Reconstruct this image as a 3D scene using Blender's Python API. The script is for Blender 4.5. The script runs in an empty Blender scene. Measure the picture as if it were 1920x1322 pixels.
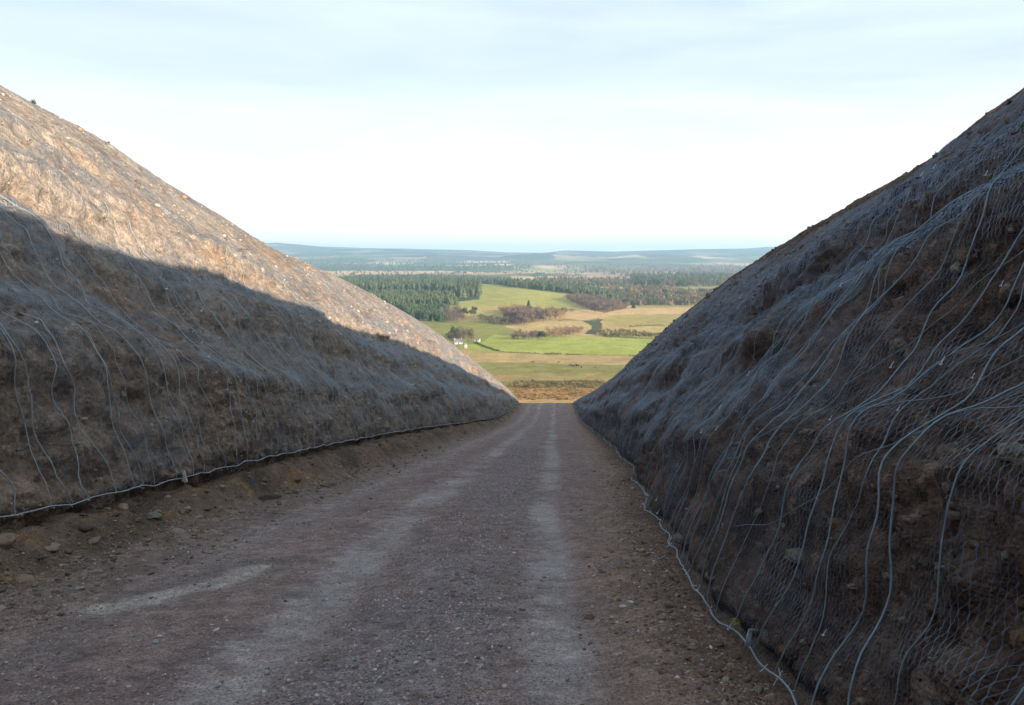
import bpy, math, random
import numpy as np
from mathutils import Vector, Matrix

random.seed(7)
rng = np.random.default_rng(11)
R = math.radians
scene = bpy.context.scene
COL = scene.collection

# ------------------------------------------------------------------ camera
PITCH = math.atan(181 / 1500)          # horizon sits above the middle of the frame
cam_d = bpy.data.cameras.new('camera')
cam = bpy.data.objects.new('camera', cam_d)
COL.objects.link(cam)
cam.location = (0, 0, 0)
cam.rotation_euler = (math.pi / 2 - PITCH, 0, 0)
cam_d.sensor_width = 36
cam_d.lens = 36 * 1500 / 1920
cam_d.clip_start = 0.05
cam_d.clip_end = 60000
scene.camera = cam

# ------------------------------------------------------------------ sky + sun
SUN_EL, SUN_PHI = 12.2, 40.0            # elevation; degrees behind the right-hand side
world = bpy.data.worlds.new('World')
scene.world = world
world.use_nodes = True
nt = world.node_tree
nt.nodes.clear()
wo = nt.nodes.new('ShaderNodeOutputWorld')
bg = nt.nodes.new('ShaderNodeBackground')
sky = nt.nodes.new('ShaderNodeTexSky')
sky.sky_type = 'NISHITA'
sky.sun_disc = False
sky.sun_elevation = R(SUN_EL)
sky.sun_rotation = R(90 + SUN_PHI)      # clockwise from +Y
sky.altitude = 300
sky.air_density = 1.0
sky.dust_density = 1.6
sky.ozone_density = 1.0
# thin high cloud: streaky veil, denser towards the horizon
tc = nt.nodes.new('ShaderNodeTexCoord')
mp = nt.nodes.new('ShaderNodeMapping')
mp.inputs['Scale'].default_value = (1.2, 1.2, 9.0)
mp.inputs['Rotation'].default_value = (R(4), R(-6), 0)
nz = nt.nodes.new('ShaderNodeTexNoise')
nz.inputs['Scale'].default_value = 1.7
nz.inputs['Detail'].default_value = 7
nz.inputs['Roughness'].default_value = 0.55
nz.inputs['Distortion'].default_value = 0.4
mr = nt.nodes.new('ShaderNodeMapRange')
mr.inputs['From Min'].default_value = 0.35
mr.inputs['From Max'].default_value = 0.75
mr.inputs['To Min'].default_value = 0.58
mr.inputs['To Max'].default_value = 0.95
sep = nt.nodes.new('ShaderNodeSeparateXYZ')
mz = nt.nodes.new('ShaderNodeMapRange')
mz.inputs['From Min'].default_value = 0.0
mz.inputs['From Max'].default_value = 0.42
mz.inputs['To Min'].default_value = 0.30
mz.inputs['To Max'].default_value = 0.0
ad = nt.nodes.new('ShaderNodeMath'); ad.operation = 'ADD'; ad.use_clamp = True
mx = nt.nodes.new('ShaderNodeMix'); mx.data_type = 'RGBA'
mx.inputs[7].default_value = (5.95, 7.0, 8.0, 1)
L = nt.links.new
L(tc.outputs['Generated'], mp.inputs['Vector']); L(mp.outputs[0], nz.inputs['Vector'])
L(nz.outputs['Fac'], mr.inputs['Value'])
L(tc.outputs['Generated'], sep.inputs[0]); L(sep.outputs['Z'], mz.inputs['Value'])
L(mr.outputs[0], ad.inputs[0]); L(mz.outputs[0], ad.inputs[1])
mw = nt.nodes.new('ShaderNodeMapRange'); mw.inputs['From Min'].default_value = .01; mw.inputs['From Max'].default_value = .215
mw.inputs['To Min'].default_value = 1.0; mw.inputs['To Max'].default_value = 0.0
m2_ = nt.nodes.new('ShaderNodeMix'); m2_.data_type = 'RGBA'; m2_.inputs[7].default_value = (9.9, 9.5, 9.4, 1)
L(ad.outputs[0], mx.inputs[0]); L(sky.outputs[0], mx.inputs[6]); L(sep.outputs['Z'], mw.inputs['Value'])
vm_ = nt.nodes.new('ShaderNodeMath'); vm_.operation = 'MULTIPLY_ADD'; vm_.inputs[1].default_value = 1.6; vm_.inputs[2].default_value = .25
L(nz.outputs['Fac'], vm_.inputs[0])
vm2 = nt.nodes.new('ShaderNodeMath'); vm2.operation = 'MULTIPLY'; vm2.use_clamp = True
L(mw.outputs[0], vm2.inputs[0]); L(vm_.outputs[0], vm2.inputs[1]); L(vm2.outputs[0], m2_.inputs[0]); L(mx.outputs[2], m2_.inputs[6]); L(m2_.outputs[2], bg.inputs['Color'])
bg.inputs['Strength'].default_value = 0.065
L(bg.outputs[0], wo.inputs['Surface'])

sun_d = bpy.data.lights.new('sun', 'SUN')
sun_d.energy = 5.0
sun_d.angle = R(0.5)
sun_d.color = (1.0, 0.87, 0.72)
sun = bpy.data.objects.new('sun', sun_d)
COL.objects.link(sun)
a = R(SUN_PHI); e = R(SUN_EL)
to_sun = Vector((math.cos(a) * math.cos(e), -math.sin(a) * math.cos(e), math.sin(e)))
sun.rotation_euler = to_sun.to_track_quat('Z', 'Y').to_euler()

scene.view_settings.view_transform = 'Standard'
scene.view_settings.look = 'None'
scene.view_settings.exposure = 1.15
scene.view_settings.gamma = 1.0
scene.cycles.max_bounces = 5
scene.cycles.diffuse_bounces = 3
scene.cycles.transparent_max_bounces = 12
scene.cycles.volume_bounces = 1

# ------------------------------------------------------------------ noise helpers
def _h(ix, iy, seed):
    n = (ix.astype(np.int64) * 374761393 + iy.astype(np.int64) * 668265263 + seed * 1274126177) & 0xFFFFFFFF
    n = ((n ^ (n >> 13)) * 1274126177) & 0xFFFFFFFF
    n = (n ^ (n >> 16)) & 0xFFFFFFFF
    return n.astype(np.float64) / 4294967295.0

def noise(x, y, seed=0):
    x, y = np.broadcast_arrays(np.asarray(x, float), np.asarray(y, float))
    xi = np.floor(x); yi = np.floor(y)
    fx = x - xi; fy = y - yi
    def g(a, b):
        ang = _h(xi + a, yi + b, seed) * 2 * math.pi
        return np.cos(ang) * (fx - a) + np.sin(ang) * (fy - b)
    u = fx * fx * fx * (fx * (fx * 6 - 15) + 10)
    v = fy * fy * fy * (fy * (fy * 6 - 15) + 10)
    return ((g(0, 0) * (1 - u) + g(1, 0) * u) * (1 - v) + (g(0, 1) * (1 - u) + g(1, 1) * u) * v) * 1.5

def fbm(x, y, octv=4, seed=0, gain=0.5, lac=2.03):
    s = 0; amp = 1; tot = 0
    for i in range(octv):
        s = s + amp * noise(x, y, seed + i * 17)
        tot += amp; amp *= gain
        x = np.asarray(x) * lac + 3.1; y = np.asarray(y) * lac + 1.7
    return s / tot

def sstep(a, b, x):
    t = np.clip((np.asarray(x, float) - a) / (b - a), 0, 1)
    return t * t * (3 - 2 * t)

def lerp(a, b, t):
    return a + (b - a) * t

def mixc(c, col, m):
    return c + (np.array(col) - c) * np.asarray(m)[..., None]

# ------------------------------------------------------------------ mesh helpers
def mesh_from(name, V, F, cols=None, uv=None, smooth=True, extra=None):
    me = bpy.data.meshes.new(name)
    V = np.asarray(V, np.float32).reshape(-1, 3); F = np.asarray(F, np.int32)
    k = F.shape[1]
    me.vertices.add(len(V)); me.vertices.foreach_set('co', V.ravel())
    me.loops.add(F.size); me.loops.foreach_set('vertex_index', F.ravel())
    me.polygons.add(len(F))
    me.polygons.foreach_set('loop_start', np.arange(len(F), dtype=np.int32) * k)
    me.polygons.foreach_set('loop_total', np.full(len(F), k, np.int32))
    if smooth:
        me.polygons.foreach_set('use_smooth', np.ones(len(F), bool))
    if cols is not None:
        ca = me.color_attributes.new('Col', 'FLOAT_COLOR', 'POINT')
        c4 = np.ones((len(V), 4), np.float32); c4[:, :3] = np.clip(np.asarray(cols).reshape(-1, 3), 0.002, 0.9)
        ca.data.foreach_set('color', c4.ravel())
    if uv is not None:
        ul = me.uv_layers.new(name='UVMap')
        ul.data.foreach_set('uv', np.asarray(uv, np.float32).reshape(-1, 2)[F.ravel()].ravel())
    if extra:
        for nm, arr in extra.items():
            at = me.attributes.new(nm, 'FLOAT', 'POINT')
            at.data.foreach_set('value', np.asarray(arr, np.float32).ravel())
    me.update(calc_edges=True)
    me.validate()
    return me

def grid_faces(nr, nc):
    i = np.arange(nr - 1)[:, None] * nc + np.arange(nc - 1)[None, :]
    return np.stack([i, i + 1, i + nc + 1, i + nc], -1).reshape(-1, 4)

def link(name, me, mat=None, parent=None, loc=None):
    o = bpy.data.objects.new(name, me)
    COL.objects.link(o)
    if mat and me and not me.materials:
        me.materials.append(mat)
    if parent:
        o.parent = parent
    if loc is not None:
        o.location = loc
    return o

def tag(o, label=None, cat=None, group=None, kind=None):
    if label: o['label'] = label
    if cat: o['category'] = cat
    if group: o['group'] = group
    if kind: o['kind'] = kind
    return o

class MB:
    def __init__(s): s.V = []; s.F = []
    def add(s, V, F):
        n = len(s.V); s.V += [tuple(v) for v in V]; s.F += [tuple(i + n for i in f) for f in F]
    def box(s, c, d, rz=0, taper=1.0):
        ca, sa = math.cos(rz), math.sin(rz); vs = []
        for z in (-.5, .5):
            k = taper if z > 0 else 1
            for x, y in ((-.5, -.5), (.5, -.5), (.5, .5), (-.5, .5)):
                X = x * d[0] * k; Y = y * d[1] * k
                vs.append((c[0] + X * ca - Y * sa, c[1] + X * sa + Y * ca, c[2] + z * d[2]))
        s.add(vs, [(0, 3, 2, 1), (4, 5, 6, 7), (0, 1, 5, 4), (1, 2, 6, 5), (2, 3, 7, 6), (3, 0, 4, 7)])
    def tube(s, pts, rad, n=6):
        V, F = tube(pts, rad, n); s.add(V, [tuple(f) for f in F])
    def mesh(s, name, smooth=False):
        me = bpy.data.meshes.new(name); me.from_pydata(s.V, [], s.F)
        if smooth: me.polygons.foreach_set('use_smooth', [True] * len(me.polygons))
        me.update(); return me

def tube(P, rad, n=6):
    P = np.asarray(P, float); m = len(P)
    rad = np.broadcast_to(np.asarray(rad, float), (m,))
    T = np.gradient(P, axis=0); T /= np.linalg.norm(T, axis=1)[:, None] + 1e-9
    ref = np.tile(np.array([0.31, 0.9, 0.13]), (m, 1))
    if abs(np.mean(T @ ref[0])) > .85: ref[:] = (1, 0.1, 0.2)
    A = np.cross(T, ref); A /= np.linalg.norm(A, axis=1)[:, None] + 1e-9
    B = np.cross(T, A)
    th = np.arange(n) * 2 * math.pi / n
    V = P[:, None, :] + rad[:, None, None] * (np.cos(th)[None, :, None] * A[:, None, :] + np.sin(th)[None, :, None] * B[:, None, :])
    i = np.arange(m - 1)[:, None] * n; j = np.arange(n)[None, :]; j2 = (j + 1) % n
    F = np.stack([i + j, i + j2, i + n + j2, i + n + j], -1).reshape(-1, 4)
    return V.reshape(-1, 3), F

def icos(sub):
    import bmesh
    bm = bmesh.new(); bmesh.ops.create_icosphere(bm, subdivisions=sub, radius=1)
    V = np.array([v.co[:] for v in bm.verts]); F = np.array([[v.index for v in f.verts] for f in bm.faces])
    bm.free(); return V, F

ICO1 = icos(1); ICO2 = icos(2); ICO3 = icos(3)

# ------------------------------------------------------------------ materials
def mat_new(name):
    m = bpy.data.materials.new(name); m.use_nodes = True
    t = m.node_tree; t.nodes.clear()
    o = t.nodes.new('ShaderNodeOutputMaterial'); b = t.nodes.new('ShaderNodeBsdfPrincipled')
    t.links.new(b.outputs[0], o.inputs['Surface'])
    return m, t, b, o

def soil_mat(name, layers, bump, rough=0.95, spec=0.2, attr=True, base=(.2, .2, .2), var=(0.6, 1.5)):
    """vertex colour (land cover / soil type, some painted shade) times fine procedural grain, with layered bump"""
    m, t, b, o = mat_new(name)
    N = t.nodes.new; K = t.links.new
    g = N('ShaderNodeNewGeometry')
    if attr:
        ca = N('ShaderNodeVertexColor'); ca.layer_name = 'Col'; src = ca.outputs[0]
    else:
        rgb = N('ShaderNodeRGB'); rgb.outputs[0].default_value = (*base, 1); src = rgb.outputs[0]
    last = src
    for sc, amt, det in layers:
        n = N('ShaderNodeTexNoise'); n.inputs['Scale'].default_value = sc; n.inputs['Detail'].default_value = det
        n.inputs['Roughness'].default_value = .65
        K(g.outputs['Position'], n.inputs['Vector'])
        r = N('ShaderNodeMapRange'); r.inputs['From Min'].default_value = .3; r.inputs['From Max'].default_value = .7
        r.inputs['To Min'].default_value = 1 - amt; r.inputs['To Max'].default_value = 1 + amt
        K(n.outputs['Fac'], r.inputs['Value'])
        v = N('ShaderNodeVectorMath'); v.operation = 'SCALE'
        K(last, v.inputs[0]); K(r.outputs[0], v.inputs['Scale'])
        last = v.outputs[0]
    K(last, b.inputs['Base Color'])
    b.inputs['Roughness'].default_value = rough
    b.inputs['Specular IOR Level'].default_value = spec
    prev = None
    for sc, dist, kind in bump:
        if kind == 'v':
            n = N('ShaderNodeTexVoronoi'); n.inputs['Scale'].default_value = sc; n.feature = 'F1'
            out = n.outputs['Distance']
        else:
            n = N('ShaderNodeTexNoise'); n.inputs['Scale'].default_value = sc; n.inputs['Detail'].default_value = 5
            out = n.outputs['Fac']
        K(g.outputs['Position'], n.inputs['Vector'])
        bp = N('ShaderNodeBump'); bp.inputs['Distance'].default_value = dist; bp.inputs['Strength'].default_value = 1
        if kind == 'v': bp.invert = True
        K(out, bp.inputs['Height'])
        if prev: K(prev, bp.inputs['Normal'])
        prev = bp.outputs[0]
    if prev: K(prev, b.inputs['Normal'])
    return m

def plain_mat(name, col, rough=.7, metal=0, var=.25, scale=20, spec=.4):
    m, t, b, o = mat_new(name)
    g = t.nodes.new('ShaderNodeNewGeometry'); n = t.nodes.new('ShaderNodeTexNoise')
    n.inputs['Scale'].default_value = scale; n.inputs['Detail'].default_value = 4
    r = t.nodes.new('ShaderNodeMapRange'); r.inputs['From Min'].default_value = .3; r.inputs['From Max'].default_value = .7
    r.inputs['To Min'].default_value = 1 - var; r.inputs['To Max'].default_value = 1 + var
    v = t.nodes.new('ShaderNodeVectorMath'); v.operation = 'SCALE'; v.inputs[0].default_value = col
    t.links.new(g.outputs['Position'], n.inputs['Vector']); t.links.new(n.outputs['Fac'], r.inputs['Value'])
    t.links.new(r.outputs[0], v.inputs['Scale']); t.links.new(v.outputs[0], b.inputs['Base Color'])
    b.inputs['Roughness'].default_value = rough; b.inputs['Metallic'].default_value = metal
    b.inputs['Specular IOR Level'].default_value = spec
    return m

def net_mat(name, col, cw=0.021, ch=0.050):
    """galvanised double-twist hexagonal wire mesh, drawn in metres on the net's own surface"""
    m, t, b, o = mat_new(name)
    N = t.nodes.new; K = t.links.new
    uv = N('ShaderNodeUVMap'); uv.uv_map = 'UVMap'
    def M(op, a, b_=None, c=None, clamp=False):
        n = N('ShaderNodeMath'); n.operation = op; n.use_clamp = clamp
        for i, x in enumerate((a, b_, c)):
            if x is None: continue
            if isinstance(x, (int, float)): n.inputs[i].default_value = x
            else: K(x, n.inputs[i])
        return n.outputs[0]
    nz = N('ShaderNodeTexNoise'); nz.inputs['Scale'].default_value = 3.2; nz.inputs['Detail'].default_value = 3.5
    K(uv.outputs[0], nz.inputs['Vector'])
    sp = N('ShaderNodeSeparateXYZ'); K(uv.outputs[0], sp.inputs[0])
    wob = M('MULTIPLY', M('SUBTRACT', nz.outputs['Fac'], .5), .13)
    u = M('DIVIDE', M('ADD', sp.outputs['X'], wob), cw)
    v = M('DIVIDE', M('ADD', sp.outputs['Y'], M('MULTIPLY', wob, .6)), ch)
    tri = M('MULTIPLY', M('SUBTRACT', M('PINGPONG', v, 1.0), .5), 3.2)
    tri = M('MAXIMUM', M('MINIMUM', tri, 1.0), -1.0)
    i = M('ROUND', u)
    sgn = M('SUBTRACT', M('MULTIPLY', M('PINGPONG', i, 1.0), 2.0), 1.0)
    d = M('ABSOLUTE', M('SUBTRACT', M('SUBTRACT', u, i), M('MULTIPLY', M('MULTIPLY', sgn, tri), .42)))
    at = N('ShaderNodeAttribute'); at.attribute_name = 'dens'
    nf = N('ShaderNodeTexNoise'); nf.inputs['Scale'].default_value = 9; nf.inputs['Detail'].default_value = 3; K(uv.outputs[0], nf.inputs['Vector'])
    w = M('MINIMUM', M('MULTIPLY', at.outputs['Fac'], M('MAXIMUM', M('MULTIPLY', M('SUBTRACT', nf.outputs['Fac'], .2), 3.0), .2)), .26)
    alpha = M('LESS_THAN', d, w)
    tr = N('ShaderNodeBsdfTransparent'); ms = N('ShaderNodeMixShader')
    K(alpha, ms.inputs['Fac']); K(tr.outputs[0], ms.inputs[1]); K(b.outputs[0], ms.inputs[2])
    K(ms.outputs[0], o.inputs['Surface'])
    n2 = N('ShaderNodeTexNoise'); n2.inputs['Scale'].default_value = 5; K(uv.outputs[0], n2.inputs['Vector'])
    rr = N('ShaderNodeMapRange'); rr.inputs['To Min'].default_value = .6; rr.inputs['To Max'].default_value = 1.4
    K(n2.outputs['Fac'], rr.inputs['Value'])
    sc = N('ShaderNodeVectorMath'); sc.operation = 'SCALE'; sc.inputs[0].default_value = col
    K(rr.outputs[0], sc.inputs['Scale']); K(sc.outputs[0], b.inputs['Base Color'])
    b.inputs['Roughness'].default_value = .55; b.inputs['Metallic'].default_value = .25
    return m

# ------------------------------------------------------------------ the cutting's long section
SL = 0.19                     # fall of the track
LATK = 0.0533                 # the cutting heads slightly right of straight on
_yt = np.array([-60, 0, 70, 90, 104, 112, 120, 135, 150, 200, 250, 300, 350, 400, 450, 500, 600, 700, 850, 1000])
_zt = np.array([9.9, -1.5, -14.8, -17.95, -19.65, -20.75, -22.2, -25.6, -29.4, -39, -47.6, -55.3, -61.8, -67.6, -72, -75.3, -79.3, -81, -82, -82])
def road_z(Y):
    Y = np.asarray(Y, float)
    return np.where(Y < 66, -1.5 - SL * Y, np.interp(Y, _yt, _zt))
def road_zs(Y):               # smoothed
    Y = np.asarray(Y, float)
    return sum(road_z(Y + d) for d in (-4, -2, 0, 2, 4)) / 5
def ctr_x(Y):
    return LATK * np.asarray(Y, float)
def proj(X, Y, Z):
    dep = Y * math.cos(PITCH) - Z * math.sin(PITCH)
    up = Y * math.sin(PITCH) + Z * math.cos(PITCH)
    return 960 + 1500 * X / dep, 661 - 1500 * up / dep

def z_on_curve(X, Y, cx, cy):
    """height at which the line standing at (X, Y) meets the seen skyline of the cutting"""
    Z = road_zs(Y) + 4
    for _ in range(8):
        dep = Y * math.cos(PITCH) - Z * math.sin(PITCH)
        px = 960 + 1500 * X / dep
        py = np.interp(px, cx, cy)
        k = (661 - py) / 1500
        # (Y sin + Z cos) = k (Y cos - Z sin)
        Z = Y * (k * math.cos(PITCH) - math.sin(PITCH)) / (math.cos(PITCH) + k * math.sin(PITCH))
    return Z

# seen skyline and net-foot lines (edges of real slopes, turned into heights at known offsets)
SKY_L = (np.array([-900, 0, 100, 200, 300, 400, 500, 580, 640, 700, 770, 820, 870, 920, 960, 978]),
         np.array([-371, 155, 208, 262, 330, 392, 458, 495, 521, 551, 590, 622, 660, 701, 735, 752]))
SKY_R = (np.array([1078, 1110, 1150, 1180, 1230, 1290, 1340, 1380, 1440, 1500, 1560, 1650, 1760, 1800, 1860, 1920, 2800]),
         np.array([750, 735, 706, 680, 630, 580, 540, 510, 470, 434, 400, 345, 285, 255, 200, 160, -436]))

def crest(side, Y):
    if side < 0:
        a = np.interp(Y, [0, 62, 90, 105, 118, 130], [11.5, 11.5, 9.6, 7.2, 5.6, 5.5])
        X = ctr_x(Y) - a
        Yc = np.maximum(Y, 11.5)
        Z = z_on_curve(ctr_x(Yc) - a, Yc, *SKY_L)
    else:
        a = np.interp(Y, [0, 60, 85, 103, 116, 130], [6.5, 6.5, 6.0, 5.0, 3.3, 3.0])
        X = ctr_x(Y) + a
        Yc = np.maximum(Y, 10.5)
        Z = z_on_curve(ctr_x(Yc) + a, Yc, *SKY_R)
    Hr = Z + SL * Yc * 1.0 - 0     # height relative to the falling line
    Z = np.where(Y < Yc, Z + SL * (Yc - Y), Z)
    g = road_zs(Y)
    Z = np.maximum(Z, g + 0.25)
    if side > 0: Z = Z - .45 * sstep(6, 0, Y)  # out-of-view part of the crest lowered to shape its shadow on the left bank
    fade = sstep(122, 112, Y)
    Z = g + (Z - g) * fade
    return X, Z

def foot(side, Y):
    n = noise(np.asarray(Y) * .45, 3.3 + side, 5) * .16 + noise(np.asarray(Y) * 1.3, 7.7 + side, 6) * .07
    if side < 0:
        off = np.interp(Y, [0, 20, 60, 110, 130], [5.3, 5.3, 5.2, 5.1, 5.1])
        lift = np.interp(Y, [0, 8, 14, 24, 40, 70, 105, 118], [.34, .36, .50, .58, .55, .45, .2, .0])
        return ctr_x(Y) - off + n, road_zs(Y) + lift + n * .25
    off = np.interp(Y, [0, 4, 6.5, 10, 14, 18, 25, 40, 80, 105, 130], [1.12, 1.12, 1.12, 1.22, 1.5, 1.85, 2.0, 2.2, 2.7, 2.7, 2.7])
    return ctr_x(Y) + off + n * .8, road_zs(Y) + np.interp(Y, [0, 30, 80, 110], [.07, .1, .1, 0]) + n * .1

NODES = {  # (lateral fraction, height fraction) from foot to crest: steep risers, lying ledges
    -1: [(0, 0), (.035, .14), (.075, .235), (.215, .325), (.27, .45), (.43, .545), (.47, .63), (.70, .80), (1, 1)],
    1: [(0, 0), (.03, .13), (.055, .25), (.19, .345), (.23, .46), (.40, .56), (.46, .645), (.68, .79), (1, 1)],
}
def slope_base(side, Ya, ta):
    """smooth stepped cut face; t in 0..1 foot to crest, beyond 1 the shoulder, below 0 buried"""
    fx, fz = foot(side, Ya); cx, cz = crest(side, Ya)
    nd = NODES[side]; n = len(nd)
    pw = np.array([p for p, q in nd])[None, :] + np.zeros((len(Ya), 1))
    qw = np.array([q for p, q in nd])[None, :] + np.zeros((len(Ya), 1))
    for i in range(1, n - 1):
        pw[:, i] += noise(Ya * .17, i * 5.3 + side, 21) * .055
        qw[:, i] += noise(Ya * .11, i * 3.7 + side, 22) * .06
    mid = .5 * (pw + qw); kb = .30 if side > 0 else .15
    pw = lerp(pw, mid, kb); qw = lerp(qw, mid, kb)
    pw = np.maximum.accumulate(pw + np.arange(n) * -.004, 1) + np.arange(n) * .004
    qw = np.maximum.accumulate(qw - np.arange(n) * .03, 1) + np.arange(n) * .03
    tn = np.cumsum(np.r_[0, np.hypot(np.diff([p for p, q in nd]), np.diff([q for p, q in nd]))]); tn /= tn[-1]
    X = np.zeros((len(Ya), len(ta))); Z = np.zeros_like(X)
    w = cx - fx; h = cz - fz
    ext_t = np.r_[-.08, tn, 1.06, 1.18, 1.45, 2.6, 5.0]
    for r in range(len(Ya)):
        s = np.sign(w[r]); k = np.clip(h[r] / 4, .05, 1)
        xs = np.r_[fx[r] + s * .25 * k, fx[r] + pw[r] * w[r], cx[r] + s * np.array([.7, 2.2, 5, 16, 40]) * k]
        zs = np.r_[fz[r] - .55, fz[r] + qw[r] * h[r], cz[r] + np.array([.27, .62, .8, -.2, -2.5]) * k]
        acc_x = 0; acc_z = 0
        for d in (-.03, -.015, 0, .015, .03):
            acc_x = acc_x + np.interp(ta + d, ext_t, xs); acc_z = acc_z + np.interp(ta + d, ext_t, zs)
        X[r] = acc_x / 5; Z[r] = acc_z / 5
    return X, Z

def slope_grids(side, Ya, ta):
    X, Z = slope_base(side, Ya, ta)
    Y = np.repeat(Ya[:, None], len(ta), 1)
    P = np.stack([X, Y, Z], -1)
    dY = np.gradient(P, axis=0); dT = np.gradient(P, axis=1)
    Nn = np.cross(dY, dT); Nn /= np.linalg.norm(Nn, axis=-1)[..., None] + 1e-9
    Nn *= -side
    seg = np.linalg.norm(dT, axis=-1)
    S = np.cumsum(seg, axis=1)
    T = np.repeat(ta[None, :], len(Ya), 0)
    S = S - S[:, [int(np.argmin(abs(ta)))]]
    sd = 40 + 3 * side
    Hs = np.clip((crest(side, Ya)[1] - road_zs(Ya)) / 4, .12, 1)[:, None]
    edge = (1 - .8 * sstep(.52, .9, T) * sstep(1.2, 1.0, T)) * Hs
    # bulges and gullies that the net follows; they lean along the bedding
    q = Y * .42 + S * .15
    Lm = .15 * fbm(q, S * .75, 3, sd) + .11 * fbm(Y * .22, S * 1.25, 3, sd + 1) + .07 * fbm(Y * 1.3, S * 1.5, 3, sd + 2)
    Lm = Lm + .10 * fbm(Y * 1.9, S * 2.4, 3, sd + 14)
    Lm = Lm * edge * sstep(-.02, .10, T) + .03 * fbm(Y * 2.8, S * 2.2, 2, sd + 3) * edge
    # the soil below the net: hollows under it, broken crumbly detail
    hol = fbm(Y * .5, S * .9, 4, sd + 5)
    hollow = sstep(.02, .45, hol)
    rough = fbm(Y * 2.3, S * 2.6, 5, sd + 6, gain=.6)
    pit = np.abs(fbm(Y * 5.1, S * 5.6, 4, sd + 7, gain=.6))
    in_net = sstep(-.02, .03, T) * sstep(1.04, .98, T)
    rill = noise(Y * 4.5 + .8 * rough, S * .55, sd + 26) + .5 * noise(Y * 11 + rough, S * 1.1, sd + 27)
    rock_d = .030 * rill * sstep(.02, .1, T) * sstep(70, 20, Y) + Lm - in_net * (.04 + .12 * hollow) * edge + (.13 * rough - .12 * pit) * np.maximum(edge, .2) * (lerp(1, .55, sstep(.4, .65, T)) if side < 0 else 1) * sstep(90, 20, Y) - .015 - .15 * sstep(.012, -.02, T) * Hs
    net_d = np.maximum(Lm + .012, rock_d + .012 + .02 * (.5 + fbm(Y * 2, S * 2, 2, sd + 8))) 
    k = np.ones(5) / 5
    net_d = np.apply_along_axis(lambda v: np.convolve(np.pad(v, 2, 'edge'), k, 'valid'), 1, net_d)
    net_d = np.minimum(net_d, rock_d + lerp(.20, .012, sstep(.25, .55, T)))
    net_d = np.maximum(net_d, rock_d + .004)
    return P, Nn, S, T, Y, Lm, hollow, rough, pit, rock_d, net_d

def axis_rows(y0, y1, fine_from, fine_step, g):
    ys = [fine_from]
    while ys[-1] < y1:
        ys.append(ys[-1] + max(fine_step, ys[-1] * g))
    b = [fine_from]
    st = fine_step
    while b[-1] > y0:
        st *= 1.15; b.append(b[-1] - min(st, 1.0))
    return np.array(b[::-1][:-1] + ys)

ROWS = axis_rows(-45, 126, 1.2, .028, .0062)
TA = np.r_[np.linspace(-.08, 0, 8)[:-1], np.linspace(0, 1.02, 235), np.linspace(1.03, 1.5, 26), np.linspace(1.6, 5, 14)]

soil_l = soil_mat('earth_slope_tan', [(3, .25, 6), (11, .30, 6), (30, .35, 5)], [(6, .05, 'n'), (16, .022, 'v'), (40, .014, 'n')])
soil_r = soil_mat('earth_slope_dark', [(3, .3, 6), (22, .4, 6)], [(9, .05, 'n'), (32, .025, 'n'), (60, .012, 'v')])
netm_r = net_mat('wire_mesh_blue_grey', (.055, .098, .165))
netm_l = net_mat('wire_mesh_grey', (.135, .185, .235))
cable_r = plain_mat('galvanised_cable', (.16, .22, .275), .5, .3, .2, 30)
cable_l = plain_mat('weathered_cable', (.28, .32, .34), .55, .25, .2, 30)
hem_m = plain_mat('hem_cable', (.34, .38, .41), .5, .3, .25, 30)
clip_m = plain_mat('bright_zinc_clip', (.55, .58, .60), .35, .4, .15, 60)

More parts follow.
